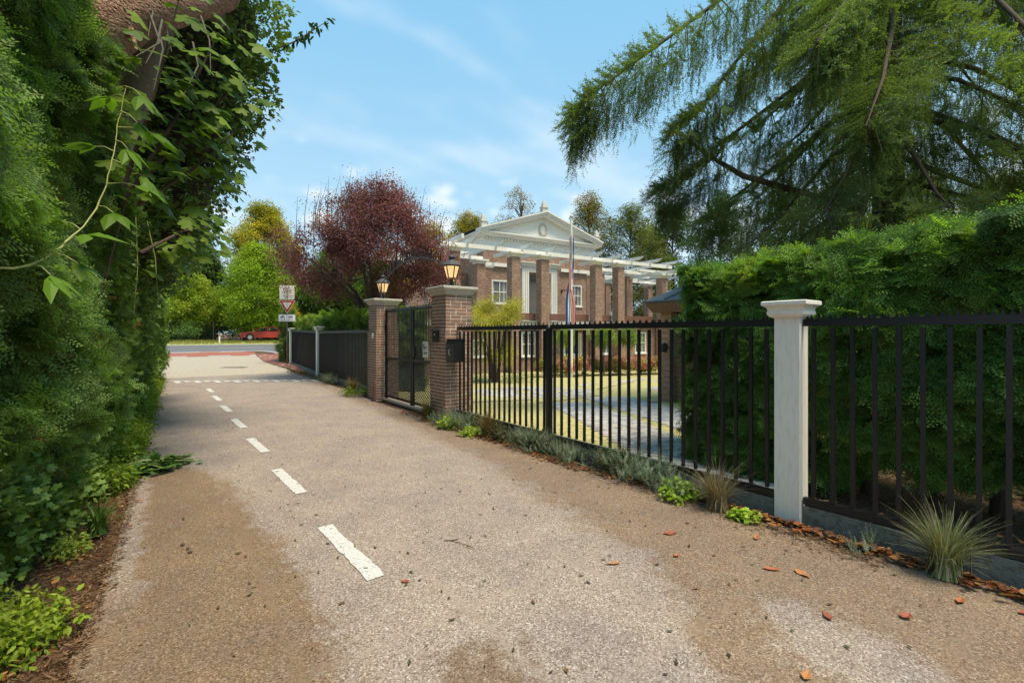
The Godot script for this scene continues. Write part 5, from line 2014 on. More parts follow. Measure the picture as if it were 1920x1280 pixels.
# ---------- hedges ----------
func hedge_spots(n: int, at: Callable, sink: float, outs: Array, tints: Array, c0: Color, c1: Color, up := 0.25, wild := 0.45, size := 1.0, swells := 1.0, tone := 2.1) -> void:
	# at(u, v) gives [point, outward normal]
	for k in n:
		var q = at.call(rng.randf(), rng.randf())
		var p: Vector3 = q[0]
		var nn: Vector3 = q[1]
		if fine.get_noise_3d(p.x * 30.0, p.y * 42.0 + 90.0, p.z * 30.0) < -0.09 and rng.randf() < 0.85:
			continue
		var swell := lump.get_noise_3d(p.x * 55.0, p.y * 70.0, p.z * 55.0) * 0.3 + fine.get_noise_3d(p.x * 45.0, p.y * 60.0, p.z * 45.0) * 0.13
		swell *= swells
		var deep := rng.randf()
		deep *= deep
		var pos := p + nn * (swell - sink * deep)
		var d := (nn * 0.45 + Vector3.UP * up * rnd(-0.6, 1.4) + ball() * wild * 1.5).normalized()
		var y := d
		var flat := (Vector3.UP * 0.55 + nn * 0.75 + ball() * 0.45)
		var x := y.cross(flat).normalized()
		var bs := Basis(x, y, x.cross(y)) * Basis.from_scale(Vector3.ONE * size * rnd(0.75, 1.25))
		var i := rng.randi() % outs.size()
		outs[i].append(Transform3D(bs, pos - y * 0.1 * size))
		var patch := 0.5 + lump.get_noise_3d(p.x * 40.0 + 300.0, p.y * 40.0, p.z * 40.0) * 1.1
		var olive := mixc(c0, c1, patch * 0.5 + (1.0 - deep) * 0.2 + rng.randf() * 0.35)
		olive.r *= 1.1
		olive.g *= 0.99
		if rng.randf() < 0.008:
			olive = Color(0.13, 0.065, 0.025)
		tints[i].append(shade(olive, tone * rnd(0.55, 1.45)))


func lists(n: int) -> Array:
	var a := []
	for k in n:
		a.append([])
	return a


func color_lists(n: int) -> Array:
	var a := []
	for k in n:
		a.append(PackedColorArray())
	return a


func lumpy_box(b: MB, at: Callable, nu: int, nv: int, sink: float) -> void:
	var rows := []
	for i in nu + 1:
		var row := []
		for j in nv + 1:
			var q = at.call(float(i) / nu, float(j) / nv)
			var p: Vector3 = q[0]
			var swell := lump.get_noise_3d(p.x * 55.0, p.y * 70.0, p.z * 55.0) * 0.3
			row.append(p + q[1] * (swell - sink))
		rows.append(row)
	for i in nu:
		for j in nv:
			b.quad(rows[i][j], rows[i][j + 1], rows[i + 1][j + 1], rows[i + 1][j])


func yew_face(u: float, v: float) -> Array:   # the big yew hedge beside the lane, near part
	var s := lerpf(1.2, 8.6, u)
	var y := 6.6 * v
	var base := along([[1.0, -0.88], [3.0, -0.84], [6.0, -0.66], [9.0, -0.6]], s)
	var t := base + 0.06 * y - 0.012 * y * y - 0.35 * smoothstep(0.5, 0.0, y) + 0.15 * sin(y * 2.1 + s)
	return [Vector3(t, y + 0.05, -s), Vector3(1, 0.06, 0.15).normalized()]


func ivy_face(u: float, v: float) -> Array:   # the ivy-grown hedge further along
	var s := lerpf(7.6, 21.2, u)
	var top := along([[7.6, 4.6], [9.0, 4.4], [12.0, 3.9], [14.0, 3.4], [19.0, 3.0], [21.2, 2.7]], s)
	var y := top * v
	var base := along([[7.6, -0.55], [12.0, -0.45], [16.0, -0.27], [20.0, -0.08], [21.2, -0.08]], s)
	var t := base - 0.3 * smoothstep(0.6, 0.0, y) + 0.12 * sin(y * 1.8 + s * 1.3)
	return [Vector3(t, y + 0.05, -s), Vector3(1, 0.1, 0.1).normalized()]


func right_front(u: float, v: float) -> Array:   # clipped hedge behind the fence; open at the bottom towards the near end
	var s := lerpf(3.4, -2.5, u)
	var top := along([[-2.5, 2.66], [0.5, 2.57], [3.0, 2.4], [3.6, 2.3]], s)
	var low := along([[-2.5, 0.5], [0.3, 0.42], [1.2, 0.34], [2.1, 0.08], [2.6, 0.0], [3.6, 0.0]], s) + 0.3 * lump.get_noise_1d(s * 90.0)
	var y := lerpf(maxf(low, 0.0), top, v)
	return [Vector3(5.3 + 0.08 * sin(s * 2.0 + y), y, -s), Vector3(-1, 0.05, 0)]


func right_top(u: float, v: float) -> Array:
	var s := lerpf(3.4, -2.5, u)
	var top := along([[-2.5, 2.66], [0.5, 2.57], [3.0, 2.4], [3.6, 2.3]], s)
	return [Vector3(lerpf(5.3, 6.6, v), top - 0.1 * absf(v - 0.5), -s), Vector3(-0.15, 1, 0).normalized()]


func right_end(u: float, v: float) -> Array:
	return [Vector3(lerpf(5.3, 6.6, u), 2.45 * v, -3.4), Vector3(-0.2, 0.05, -1).normalized()]


func right_back(u: float, v: float) -> Array:
	var s := lerpf(3.4, -2.5, u)
	var low := along([[-2.5, 1.1], [1.2, 0.9], [2.6, 0.2], [3.6, 0.1]], s)
	return [Vector3(6.6, lerpf(low, 2.6, v), -s), Vector3(1, 0.05, 0)]


func hedges() -> void:
	rng.seed = 55
	var near := [yew_spray(1), yew_spray(2, 0.23, 7), yew_spray(3, 0.18, 5), yew_spray(4, 0.22, 6)]
	# big yew on the left
	var o := thing("yew_hedge", "tall dark green yew hedge towering over the lane's left edge", "hedge")
	var xs := lists(4)
	var cs := color_lists(4)
	hedge_spots(30000, yew_face, 0.38, xs, cs, Color(0.026, 0.06, 0.022), Color(0.098, 0.168, 0.042), 0.15, 0.55, 1.1, 1.0, 2.4)
	for k in 4:
		many("foliage", near[k], M["needle"], xs[k], cs[k], o)
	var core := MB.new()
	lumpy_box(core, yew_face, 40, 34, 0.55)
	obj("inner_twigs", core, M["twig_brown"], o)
	# clipped hedge on the right
	var r := thing("clipped_hedge", "clipped dark conifer hedge with open foot behind the black fence", "hedge")
	xs = lists(4)
	cs = color_lists(4)
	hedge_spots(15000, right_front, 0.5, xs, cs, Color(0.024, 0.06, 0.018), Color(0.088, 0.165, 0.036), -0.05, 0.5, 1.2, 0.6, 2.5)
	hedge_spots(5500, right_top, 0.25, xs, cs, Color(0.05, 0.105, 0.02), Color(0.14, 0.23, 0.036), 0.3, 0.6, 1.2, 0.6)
	hedge_spots(3600, right_end, 0.4, xs, cs, Color(0.024, 0.06, 0.018), Color(0.085, 0.16, 0.034), 0.0, 0.5, 1.2, 0.6)
	hedge_spots(3500, right_back, 0.4, xs, cs, Color(0.03, 0.07, 0.014), Color(0.09, 0.16, 0.026), 0.05, 0.5)
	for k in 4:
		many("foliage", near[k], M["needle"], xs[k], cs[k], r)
	for k in 11:
		var s := 3.2 - 0.52 * k + rnd(-0.12, 0.12)
		var t := 5.95 + rnd(-0.3, 0.3)
		var b := MB.new()
		var p := Vector3(t, height(t, s), -s)
		var lean := Vector3(rnd(-0.15, 0.15), 0, rnd(-0.1, 0.1))
		b.tube([p - Vector3.UP * 0.1, p + Vector3.UP * 0.9 + lean * 0.5, p + Vector3.UP * 2.3 + lean], [rnd(0.045, 0.075), 0.045, 0.02], 7)
		for q in 14:
			var y := rnd(0.45, 2.2)
			var d := Vector3(rnd(-1, 1), rnd(-0.1, 0.4), rnd(-1, 1)).normalized() * rnd(0.3, 0.6)
			b.tube([p + Vector3.UP * y + lean * y / 2.3, p + Vector3.UP * y + d * 0.6 + lean * y / 2.3, p + Vector3.UP * (y + 0.05) + d], [0.014, 0.009, 0.004], 4, false)
		obj("trunk", b, M["bark"], r)
	# hedge behind the far fence, and a column beside the sign
	var f := thing("garden_hedge", "low clipped green hedge behind the fence beyond the gate", "hedge")
	xs = lists(4)
	cs = color_lists(4)
	var front := func(u: float, v: float): return [Vector3(5.15, 2.25 * v + 0.15 * height(5.1, lerpf(12.2, 24.5, u)), -lerpf(12.2, 24.5, u)), Vector3(-1, 0.1, 0)]
	var top := func(u: float, v: float): return [Vector3(lerpf(5.15, 6.1, v), 2.3, -lerpf(12.2, 24.5, u)), Vector3(-0.1, 1, 0)]
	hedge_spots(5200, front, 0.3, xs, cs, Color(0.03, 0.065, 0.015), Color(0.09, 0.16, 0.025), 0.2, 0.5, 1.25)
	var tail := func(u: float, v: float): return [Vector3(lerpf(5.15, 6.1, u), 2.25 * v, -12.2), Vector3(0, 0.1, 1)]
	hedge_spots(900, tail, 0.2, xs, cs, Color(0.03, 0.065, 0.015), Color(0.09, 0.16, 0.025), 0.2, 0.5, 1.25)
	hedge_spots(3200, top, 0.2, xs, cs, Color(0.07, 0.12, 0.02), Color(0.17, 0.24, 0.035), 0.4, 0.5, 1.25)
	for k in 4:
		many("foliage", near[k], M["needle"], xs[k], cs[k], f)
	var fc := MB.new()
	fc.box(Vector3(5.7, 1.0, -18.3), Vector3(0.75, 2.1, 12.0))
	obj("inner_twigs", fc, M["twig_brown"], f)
	var t := thing("thuja_column", "narrow dark evergreen beside the give-way sign at the fence's end", "hedge", Vector3(4.98, height(5, 25.0), -25.2))
	xs = lists(4)
	cs = color_lists(4)
	var col := func(u: float, v: float): return [Vector3(cos(u * TAU) * 0.33, 2.6 * v, sin(u * TAU) * 0.5), Vector3(cos(u * TAU), 0.1, sin(u * TAU))]
	hedge_spots(1500, col, 0.15, xs, cs, Color(0.03, 0.06, 0.015), Color(0.09, 0.14, 0.025), 0.5, 0.4, 1.2)
	for k in 4:
		many("foliage", near[k], M["needle"], xs[k], cs[k], t)
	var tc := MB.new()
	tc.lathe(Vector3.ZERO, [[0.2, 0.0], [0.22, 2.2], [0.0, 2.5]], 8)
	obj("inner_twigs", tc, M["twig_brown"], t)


# ---------- the left side: ivy, old trunk, sycamore, vine, weeds ----------
func left_plants() -> void:
	rng.seed = 91
	var ivy := [lobed_cluster(1, 9, 0.17, 0.075, 5, 0.5), lobed_cluster(2, 9, 0.17, 0.08, 5, 0.6), lobed_cluster(3, 8, 0.18, 0.07, 3, 0.7)]
	var o := thing("ivy_hedge", "ivy-grown hedge along the lane's left edge, beyond the yew", "hedge")
	var xs := lists(3)
	var cs := color_lists(3)
	hedge_spots(9000, ivy_face, 0.35, xs, cs, Color(0.02, 0.052, 0.014), Color(0.10, 0.17, 0.03), 0.3, 0.5, 1.0)
	for k in 3:
		many("foliage", ivy[k], M["ivy"], xs[k], cs[k], o)
	var near := [yew_spray(8, 0.22, 6)]
	xs = lists(1)
	cs = color_lists(1)
	hedge_spots(3000, ivy_face, 0.3, xs, cs, Color(0.03, 0.07, 0.016), Color(0.09, 0.15, 0.025), 0.2, 0.5, 1.3)
	many("yew_sprays", near[0], M["needle"], xs[0], cs[0], o)
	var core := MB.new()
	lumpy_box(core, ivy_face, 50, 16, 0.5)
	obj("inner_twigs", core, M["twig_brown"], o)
	# old tree: bough of pinkish flaky bark, ivy-clad crown leaning over the lane
	var t := thing("ivy_clad_tree", "old leaning tree with pinkish flaky bark and an ivy-covered crown", "tree")
	var b := MB.new()
	b.tube([Vector3(-2.0, -0.2, -7.2), Vector3(-1.75, 2.2, -7.0), Vector3(-0.95, 4.2, -6.5), Vector3(-0.25, 5.05, -6.4), Vector3(0.55, 5.8, -6.7), Vector3(1.2, 7.2, -7.2)], [0.42, 0.36, 0.31, 0.26, 0.22, 0.15], 16)
	b.tube([Vector3(-0.4, 5.0, -6.42), Vector3(-0.3, 4.9, -6.25), Vector3(-0.22, 4.55, -6.2)], [0.08, 0.05, 0.015], 7)
	b.tube([Vector3(-0.65, 4.6, -6.3), Vector3(-0.55, 4.55, -6.12), Vector3(-0.45, 4.3, -6.05)], [0.06, 0.04, 0.012], 7)
	obj("trunk", b, M["bark_pink"], t)
	var b2 := MB.new()
	b2.tube([Vector3(-0.05, 5.3, -6.7), Vector3(-0.25, 4.6, -7.2), Vector3(-0.45, 3.9, -7.6), Vector3(-0.7, 2.6, -7.8), Vector3(-0.9, 0.0, -7.9)], [0.22, 0.17, 0.15, 0.16, 0.2], 9)
	b2.tube([Vector3(0.4, 5.6, -6.7), Vector3(0.7, 5.9, -7.6), Vector3(0.6, 6.4, -8.8)], [0.14, 0.1, 0.05], 7)
	obj("side_trunk", b2, M["bark_grey"], t)
	var roots := MB.new()
	for k in 9:
		var p := Vector3(rnd(-0.7, 0.6), rnd(4.9, 5.6), rnd(-6.5, -6.2))
		roots.tube([p, p + Vector3(rnd(-0.1, 0.1), -0.3, 0.1), p + Vector3(rnd(-0.15, 0.15), rnd(-0.8, -0.5), 0.12)], [0.011, 0.009, 0.004], 5, false)
	obj("aerial_roots", roots, M["bark_grey"], t)
	var blobs := []
	for q in [[0.5, 5.6, 8.0, 0.95], [0.85, 5.2, 8.1, 0.8], [0.95, 6.2, 8.0, 0.9], [0.3, 6.8, 8.0, 1.2], [0.55, 4.6, 8.5, 0.85], [0.5, 3.9, 8.9, 0.75], [0.3, 5.0, 9.5, 1.1], [0.1, 4.2, 9.8, 1.0], [0.35, 3.3, 9.6, 0.6], [-0.2, 5.8, 9.4, 1.3], [0.35, 3.6, 10.6, 0.7], [0.05, 3.4, 11.6, 0.8], [0.1, 4.3, 11.4, 0.8], [-0.6, 4.6, 8.6, 1.0], [-0.4, 3.6, 8.6, 0.9], [0.2, 3.0, 13.4, 0.6], [0.25, 3.4, 12.8, 0.7]]:
		blobs.append([Vector3(q[0] - 0.22, q[1], -q[2]), q[3]])
	crown(t, ivy, M["ivy"], blobs, 330, Color(0.018, 0.045, 0.014), Color(0.085, 0.15, 0.03), 0.95, 1.0, 0.55)
	var fringe := []
	for q in blobs:
		for k in 5:
			var d := ball()
			fringe.append([q[0] + Vector3(absf(d.x) * 0.8, d.y, d.z) * q[1] * 1.02, 0.24])
	var twiggy := [leaf_cluster(5, 9, 0.2, 0.07, 0.034, 0.5), leaf_cluster(6, 7, 0.22, 0.075, 0.034, 0.6)]
	crown(t, twiggy, M["leafy"], fringe, 190, Color(0.03, 0.07, 0.03), Color(0.09, 0.15, 0.05), 1.0, 1.0, 0.2, "outer_leaves")
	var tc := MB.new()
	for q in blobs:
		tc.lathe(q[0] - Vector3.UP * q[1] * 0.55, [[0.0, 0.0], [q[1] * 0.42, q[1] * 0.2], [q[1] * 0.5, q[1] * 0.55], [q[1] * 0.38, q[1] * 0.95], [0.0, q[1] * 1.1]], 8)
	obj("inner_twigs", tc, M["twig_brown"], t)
	# twig that reaches out over the lane against the sky
	var tw := MB.new()
	var tl := MB.new()
	var p0 := Vector3(1.05, 5.85, -8.0)
	var p1 := Vector3(1.75, 6.42, -8.25)
	var p2 := Vector3(2.35, 7.15, -8.5)
	tw.tube([p0, p0.lerp(p1, 0.5) + Vector3.DOWN * 0.05, p1, p2], [0.02, 0.016, 0.012, 0.005], 6)
	obj("reaching_twig", tw, M["bark"], t)
	for k in 70:
		var f := pow(rng.randf(), 0.7)
		var p := p0.lerp(p1, f * 1.8) if f < 0.55 else p1.lerp(p2, (f - 0.55) / 0.45)
		var d := (Vector3.DOWN * 0.7 + ball()).normalized()
		tl.tint = shade(Color(0.04, 0.085, 0.03), rnd(0.7, 1.4))
		tl.leaf(p + ball() * 0.1 * f, d, d.cross(ball()).normalized(), rnd(0.09, 0.15), rnd(0.04, 0.065))
	put("reaching_leaves", tl.mesh(true), M["leafy"], t)
	# sycamore: dark stems with large pale leaves before the ivy
	var sy := thing("sycamore_branches", "sycamore branches with large pale green leaves before the ivy", "tree", Vector3.ZERO)
	var st := MB.new()
	var starts := [[Vector3(-0.3, 2.9, -5.9), Vector3(0.1, 3.7, -5.6), Vector3(0.5, 4.75, -5.5)], [Vector3(-0.25, 3.0, -5.9), Vector3(0.25, 3.7, -5.7), Vector3(0.72, 4.4, -5.75)], [Vector3(-0.2, 2.9, -6.0), Vector3(0.25, 3.3, -5.8), Vector3(0.62, 3.8, -5.9)], [Vector3(-0.3, 3.0, -5.8), Vector3(-0.05, 3.9, -5.5), Vector3(0.12, 4.7, -5.3)], [Vector3(-0.2, 2.5, -6.6), Vector3(0.2, 2.85, -6.9), Vector3(0.5, 3.0, -7.2)], [Vector3(-0.75, 0.0, -6.4), Vector3(-0.55, 1.7, -6.2), Vector3(-0.28, 2.95, -5.9)]]
	var leaves := lists(4)
	var tints := color_lists(4)
	for q in starts:
		st.tube(q, [0.022, 0.015, 0.006], 6)
	for i in 5:
		var q: Array = starts[i]
		for k in 34:
			var f := rnd(0.12, 1.06)
			var p: Vector3 = q[0].lerp(q[1], f * 2.0) if f < 0.5 else q[1].lerp(q[2], f * 2.0 - 1.0)
			p += Vector3(rnd(-0.28, 0.34), rnd(-0.3, 0.22), rnd(-0.25, 0.25))
			var nn := Vector3(rnd(-0.1, 0.7), rnd(0.5, 1.0), rnd(0.1, 0.9)).normalized()
			var d := nn.cross(Vector3(rnd(-1, 1), rnd(-0.4, 0.4), rnd(-1, 1))).normalized()
			if d.y > 0:
				d = -d
			var j := rng.randi() % 4
			leaves[j].append(Transform3D(Basis(nn.cross(d), nn, d) * Basis.from_scale(Vector3.ONE * rnd(0.7, 1.25)), p))
			tints[j].append(shade(mixc(Color(0.08, 0.155, 0.022), Color(0.2, 0.3, 0.04), rng.randf()), rnd(0.85, 1.15)))
	obj("stems", st, M["bark"], sy)
	for j in 4:
		var lm := MB.new()
		lm.tint = Color.WHITE
		lobed(lm, Vector3.ZERO, Vector3.BACK, Vector3.RIGHT, 0.2, 5, 0.16 + 0.06 * j)
		many("leaves", lm.mesh(true), M["bright"], leaves[j], tints[j], sy)
	# vine: a pale stem that bows out of the yew, with three-fingered leaves
	var vi := thing("creeper_vine", "pale creeper stem with three-fingered bright leaves bowing out of the yew", "vine")
	var path := [Vector3(-0.66, 1.9, -3.1), Vector3(-0.54, 1.95, -3.36), Vector3(-0.43, 2.12, -3.58), Vector3(-0.32, 2.36, -3.75), Vector3(-0.25, 2.69, -3.82), Vector3(-0.23, 2.92, -3.88), Vector3(-0.19, 3.2, -3.9)]
	var curve := Curve3D.new()
	for k in path.size():
		var tang: Vector3 = (path[mini(k + 1, path.size() - 1)] - path[maxi(k - 1, 0)]) * 0.2
		curve.add_point(path[k], -tang, tang)
	var fine_path := []
	var fine_rad := []
	for k in 37:
		fine_path.append(curve.samplef(k / 6.0) + Vector3(rnd(-0.004, 0.004), rnd(-0.004, 0.004), 0))
		fine_rad.append(lerpf(0.0065, 0.002, k / 36.0) * (1.25 if k % 6 == 0 else 1.0))
	var vs := MB.new()
	vs.tube(fine_path, fine_rad, 7)
	obj("stem", vs, M["stem_green"], vi)
	var fingers := [0.3, 1.05, 1.6, 1.9, 2.4, 3.05, 3.5, 4.0, 4.2, 4.6, 5.0, 5.35, 5.7, 6.0]
	for k in fingers.size():
		var f: float = fingers[k]
		var i := mini(int(f), path.size() - 2)
		var p: Vector3 = curve.samplef(f)
		var lf := MB.new()
		var out := (Vector3(0.8, rnd(-0.35, 0.2), 0.6) * (1.0 if k % 4 else -1.0) + ball() * 0.45).normalized()
		var hub := p + out * rnd(0.09, 0.2) + Vector3.DOWN * 0.02
		lf.tint = shade(Color(0.13, 0.24, 0.03), rnd(0.8, 1.35))
		for q in 3:
			var turn := (q - 1) * 0.75
			var d := (out.rotated(Vector3.UP, turn) + Vector3.DOWN * rnd(0.25, 0.6)).normalized()
			var sd := d.cross(Vector3.UP).normalized()
			lf.leaf(hub, d, (sd + Vector3.UP * rnd(-0.3, 0.3)).normalized(), rnd(0.14, 0.19), rnd(0.062, 0.085), 0.2)
		var lo := put("leaf", lf.mesh(true), M["bright"], vi)
		var pe := MB.new()
		pe.tube([p, p.lerp(hub, 0.5) + Vector3.UP * 0.015, hub], [0.004, 0.003, 0.003], 5, false)
		obj("leaf_stalk", pe, M["stem_green"], lo)
	# hanging tendrils
	var td := thing("ivy_tendrils", "two thin leafy ivy tendrils hanging beside the yew", "vine")
	for k in 2:
		var p := Vector3(-0.25 + 0.1 * k, 2.95, -6.9 - 0.15 * k)
		var e := p + Vector3(0.12 * k - 0.02, -1.15 + 0.25 * k, 0.0)
		var tb := MB.new()
		tb.tube([p, p.lerp(e, 0.5) + Vector3(0.03, 0, 0.02), e, e + Vector3(0.08, -0.03, 0)], [0.006, 0.005, 0.004, 0.003], 5)
		var to := obj("tendril", tb, M["stem_green"], td)
		var lf := MB.new()
		for q in 34:
			var d := ball()
			lf.tint = shade(Color(0.1, 0.16, 0.03), rnd(0.7, 1.3))
			lobed(lf, p.lerp(e, pow(rng.randf(), 1.3)) + d * 0.03, (d + Vector3.DOWN).normalized(), d.cross(Vector3.UP).normalized(), rnd(0.035, 0.06), 3)
		put("tendril_leaves", lf.mesh(true), M["ivy"], to)
	var cover := Node3D.new()
	cover.name = "cover_behind_hedge"
	add_child(cover)
	cover.set_meta("kind", "stuff")
	var cvb := []
	for k in 260:
		var s := rnd(-4.5, 2.6)
		var tx := rnd(6.7, 11.5)
		cvb.append([Vector3(tx, height(tx, s) + rnd(0.0, 0.45) * rng.randf(), -s), rnd(0.15, 0.3)])
	crown(cover, ivy, M["ivy"], cvb, 110, Color(0.03, 0.06, 0.018), Color(0.10, 0.14, 0.03), 1.0, 0.8, 0.1)
	# low plants at the hedge's foot
	var low := Node3D.new()
	low.name = "undergrowth_by_lane"
	add_child(low)
	low.set_meta("kind", "stuff")
	var nettle := [leaf_cluster(41, 15, 0.1, 0.05, 0.024, 0.25, 0.8), leaf_cluster(42, 13, 0.11, 0.042, 0.026, 0.15, 0.8)]
	var bl := []
	for k in 330:
		var s := rnd(6.2, 20.5)
		var tx := left_edge(s) - 0.08 - absf(rng.randfn()) * 0.16
		bl.append([Vector3(tx, 0.02 + rnd(0.0, 0.3) * smoothstep(0.0, 0.3, left_edge(s) - tx), -s), rnd(0.12, 0.24)])
	for k in 60:
		var s := rnd(2.4, 6.2)
		bl.append([Vector3(along([[2.4, -0.95], [4.0, -0.84], [6.2, -0.5]], s) - rnd(0.0, 0.2), rnd(0.02, 0.35), -s), rnd(0.1, 0.2)])
	crown(low, nettle, M["bright"], bl, 420, Color(0.06, 0.13, 0.016), Color(0.19, 0.28, 0.03), 1.0, 0.8, 0.1)
	var lowivy := []
	for k in 60:
		var s := rnd(2.2, 7.0)
		lowivy.append([Vector3(along([[2.2, -0.98], [4.0, -0.8], [7.0, -0.45]], s) - rnd(0.0, 0.16), rnd(0.05, 0.9), -s), rnd(0.12, 0.22)])
	crown(low, [lobed_cluster(7, 7, 0.1, 0.055, 5, 0.8)], M["ivy"], lowivy, 420, Color(0.035, 0.085, 0.02), Color(0.12, 0.2, 0.045), 1.0, 0.9, 0.1, "ivy")
	weed("nettle_patch", "bright green leafy nettle patch at the yew hedge's foot", Vector3(-0.68, 0, -3.5), 0.24, 30, nettle, Color(0.11, 0.2, 0.02), Color(0.26, 0.36, 0.04))
	var gt := tuft(Vector3(-0.42, 0, -4.95), "strap_leaved_weed", "strap-leaved green weed on the soil beside the lane", 0.34, 0.026, 26, 1.0, Color(0.06, 0.13, 0.02), Color(0.14, 0.23, 0.04))
	weed("small_weed", "small light weed growing at the foot of the strap-leaved plant", Vector3(-0.52, 0, -4.7), 0.12, 7, nettle, Color(0.12, 0.2, 0.03), Color(0.25, 0.33, 0.06))
	var fb := thing("fallen_branch", "broken leafy ivy branch lying on the lane's edge", "branch", Vector3(-0.32, 0, -6.9))
	var fs := MB.new()
	var ends := []
	for k in 7:
		var a := rnd(-0.6, 0.9)
		var e := Vector3(0.75 * cos(a) * rnd(0.6, 1.0), 0.06, -0.5 * sin(a))
		fs.tube([Vector3(-0.35, 0.06, 0.1), Vector3(0.0, 0.12, 0.03) + e * 0.2, e - Vector3(0.1, 0, 0)], [0.009, 0.007, 0.004], 5)
		ends.append(e)
	obj("stems", fs, M["stem_green"], fb)
	var fl := MB.new()
	for k in 420:
		var e: Vector3 = Vector3(-0.3, 0.07, 0.08).lerp(pick(ends) - Vector3(0.1, 0, 0), rng.randf())
		var d := ball()
		d.y *= 0.35
		fl.tint = shade(Color(0.10, 0.19, 0.045), rnd(0.6, 1.5))
		lobed(fl, e + d * 0.08, d.normalized(), d.cross(Vector3.UP + ball() * 0.3).normalized(), rnd(0.07, 0.12), 5)
	put("leaves", fl.mesh(true), M["ivy"], fb)


func weed(called: String, label: String, at: Vector3, r: float, n: int, shapes: Array, c0: Color, c1: Color) -> void:
	var o := thing(called, label, "weed", on_ground(at))
	var st := MB.new()
	var blobs := []
	for k in n:
		var a := rnd(0, TAU)
		var q := r * sqrt(rng.randf())
		var tip := Vector3(cos(a) * q, r * rnd(0.3, 0.95) * (1.0 - 0.5 * q / r), sin(a) * q)
		st.tube([Vector3(tip.x * 0.5, -0.01, tip.z * 0.5), tip], [0.004, 0.003], 4, false)
		blobs.append([tip, r * 0.4])
	obj("stems", st, M["stem_green"], o)
	crown(o, shapes, M["bright"], blobs, int(5.0 / (r * 0.4) / (r * 0.4)), c0, c1, 0.85, 0.8, 0.1, "leaves")


func tuft(at: Vector3, called: String, label: String, l: float, w: float, blades: int, lean: float, c0: Color, c1: Color, group := "") -> Node3D:
	var o := thing(called, label, "plant" if called.ends_with("weed") else "ornamental grass", on_ground(at), 0.0, group)
	var lo := []
	var shapes := [tuft_mesh(9, l, w, lean, rng.randi() % 9999), tuft_mesh(9, l, w, lean * 0.6, rng.randi() % 9999)]
	for s in 2:
		var xs := []
		var cs := PackedColorArray()
		for k in maxi(9, blades / 9):
			var a := rnd(0, TAU)
			var f := sqrt(rng.randf())
			var out := Vector3(cos(a), 0, sin(a))
			xs.append(Transform3D(Basis(out.cross(Vector3.UP), f * 0.45) * Basis(Vector3.UP, rnd(0, TAU)) * Basis.from_scale(Vector3.ONE * rnd(0.7, 1.1)), out * f * l * 0.16))
			cs.append(mixc(c0, c1, rng.randf()))
		many("blades", shapes[s], M["blade"], xs, cs, o)
	return o


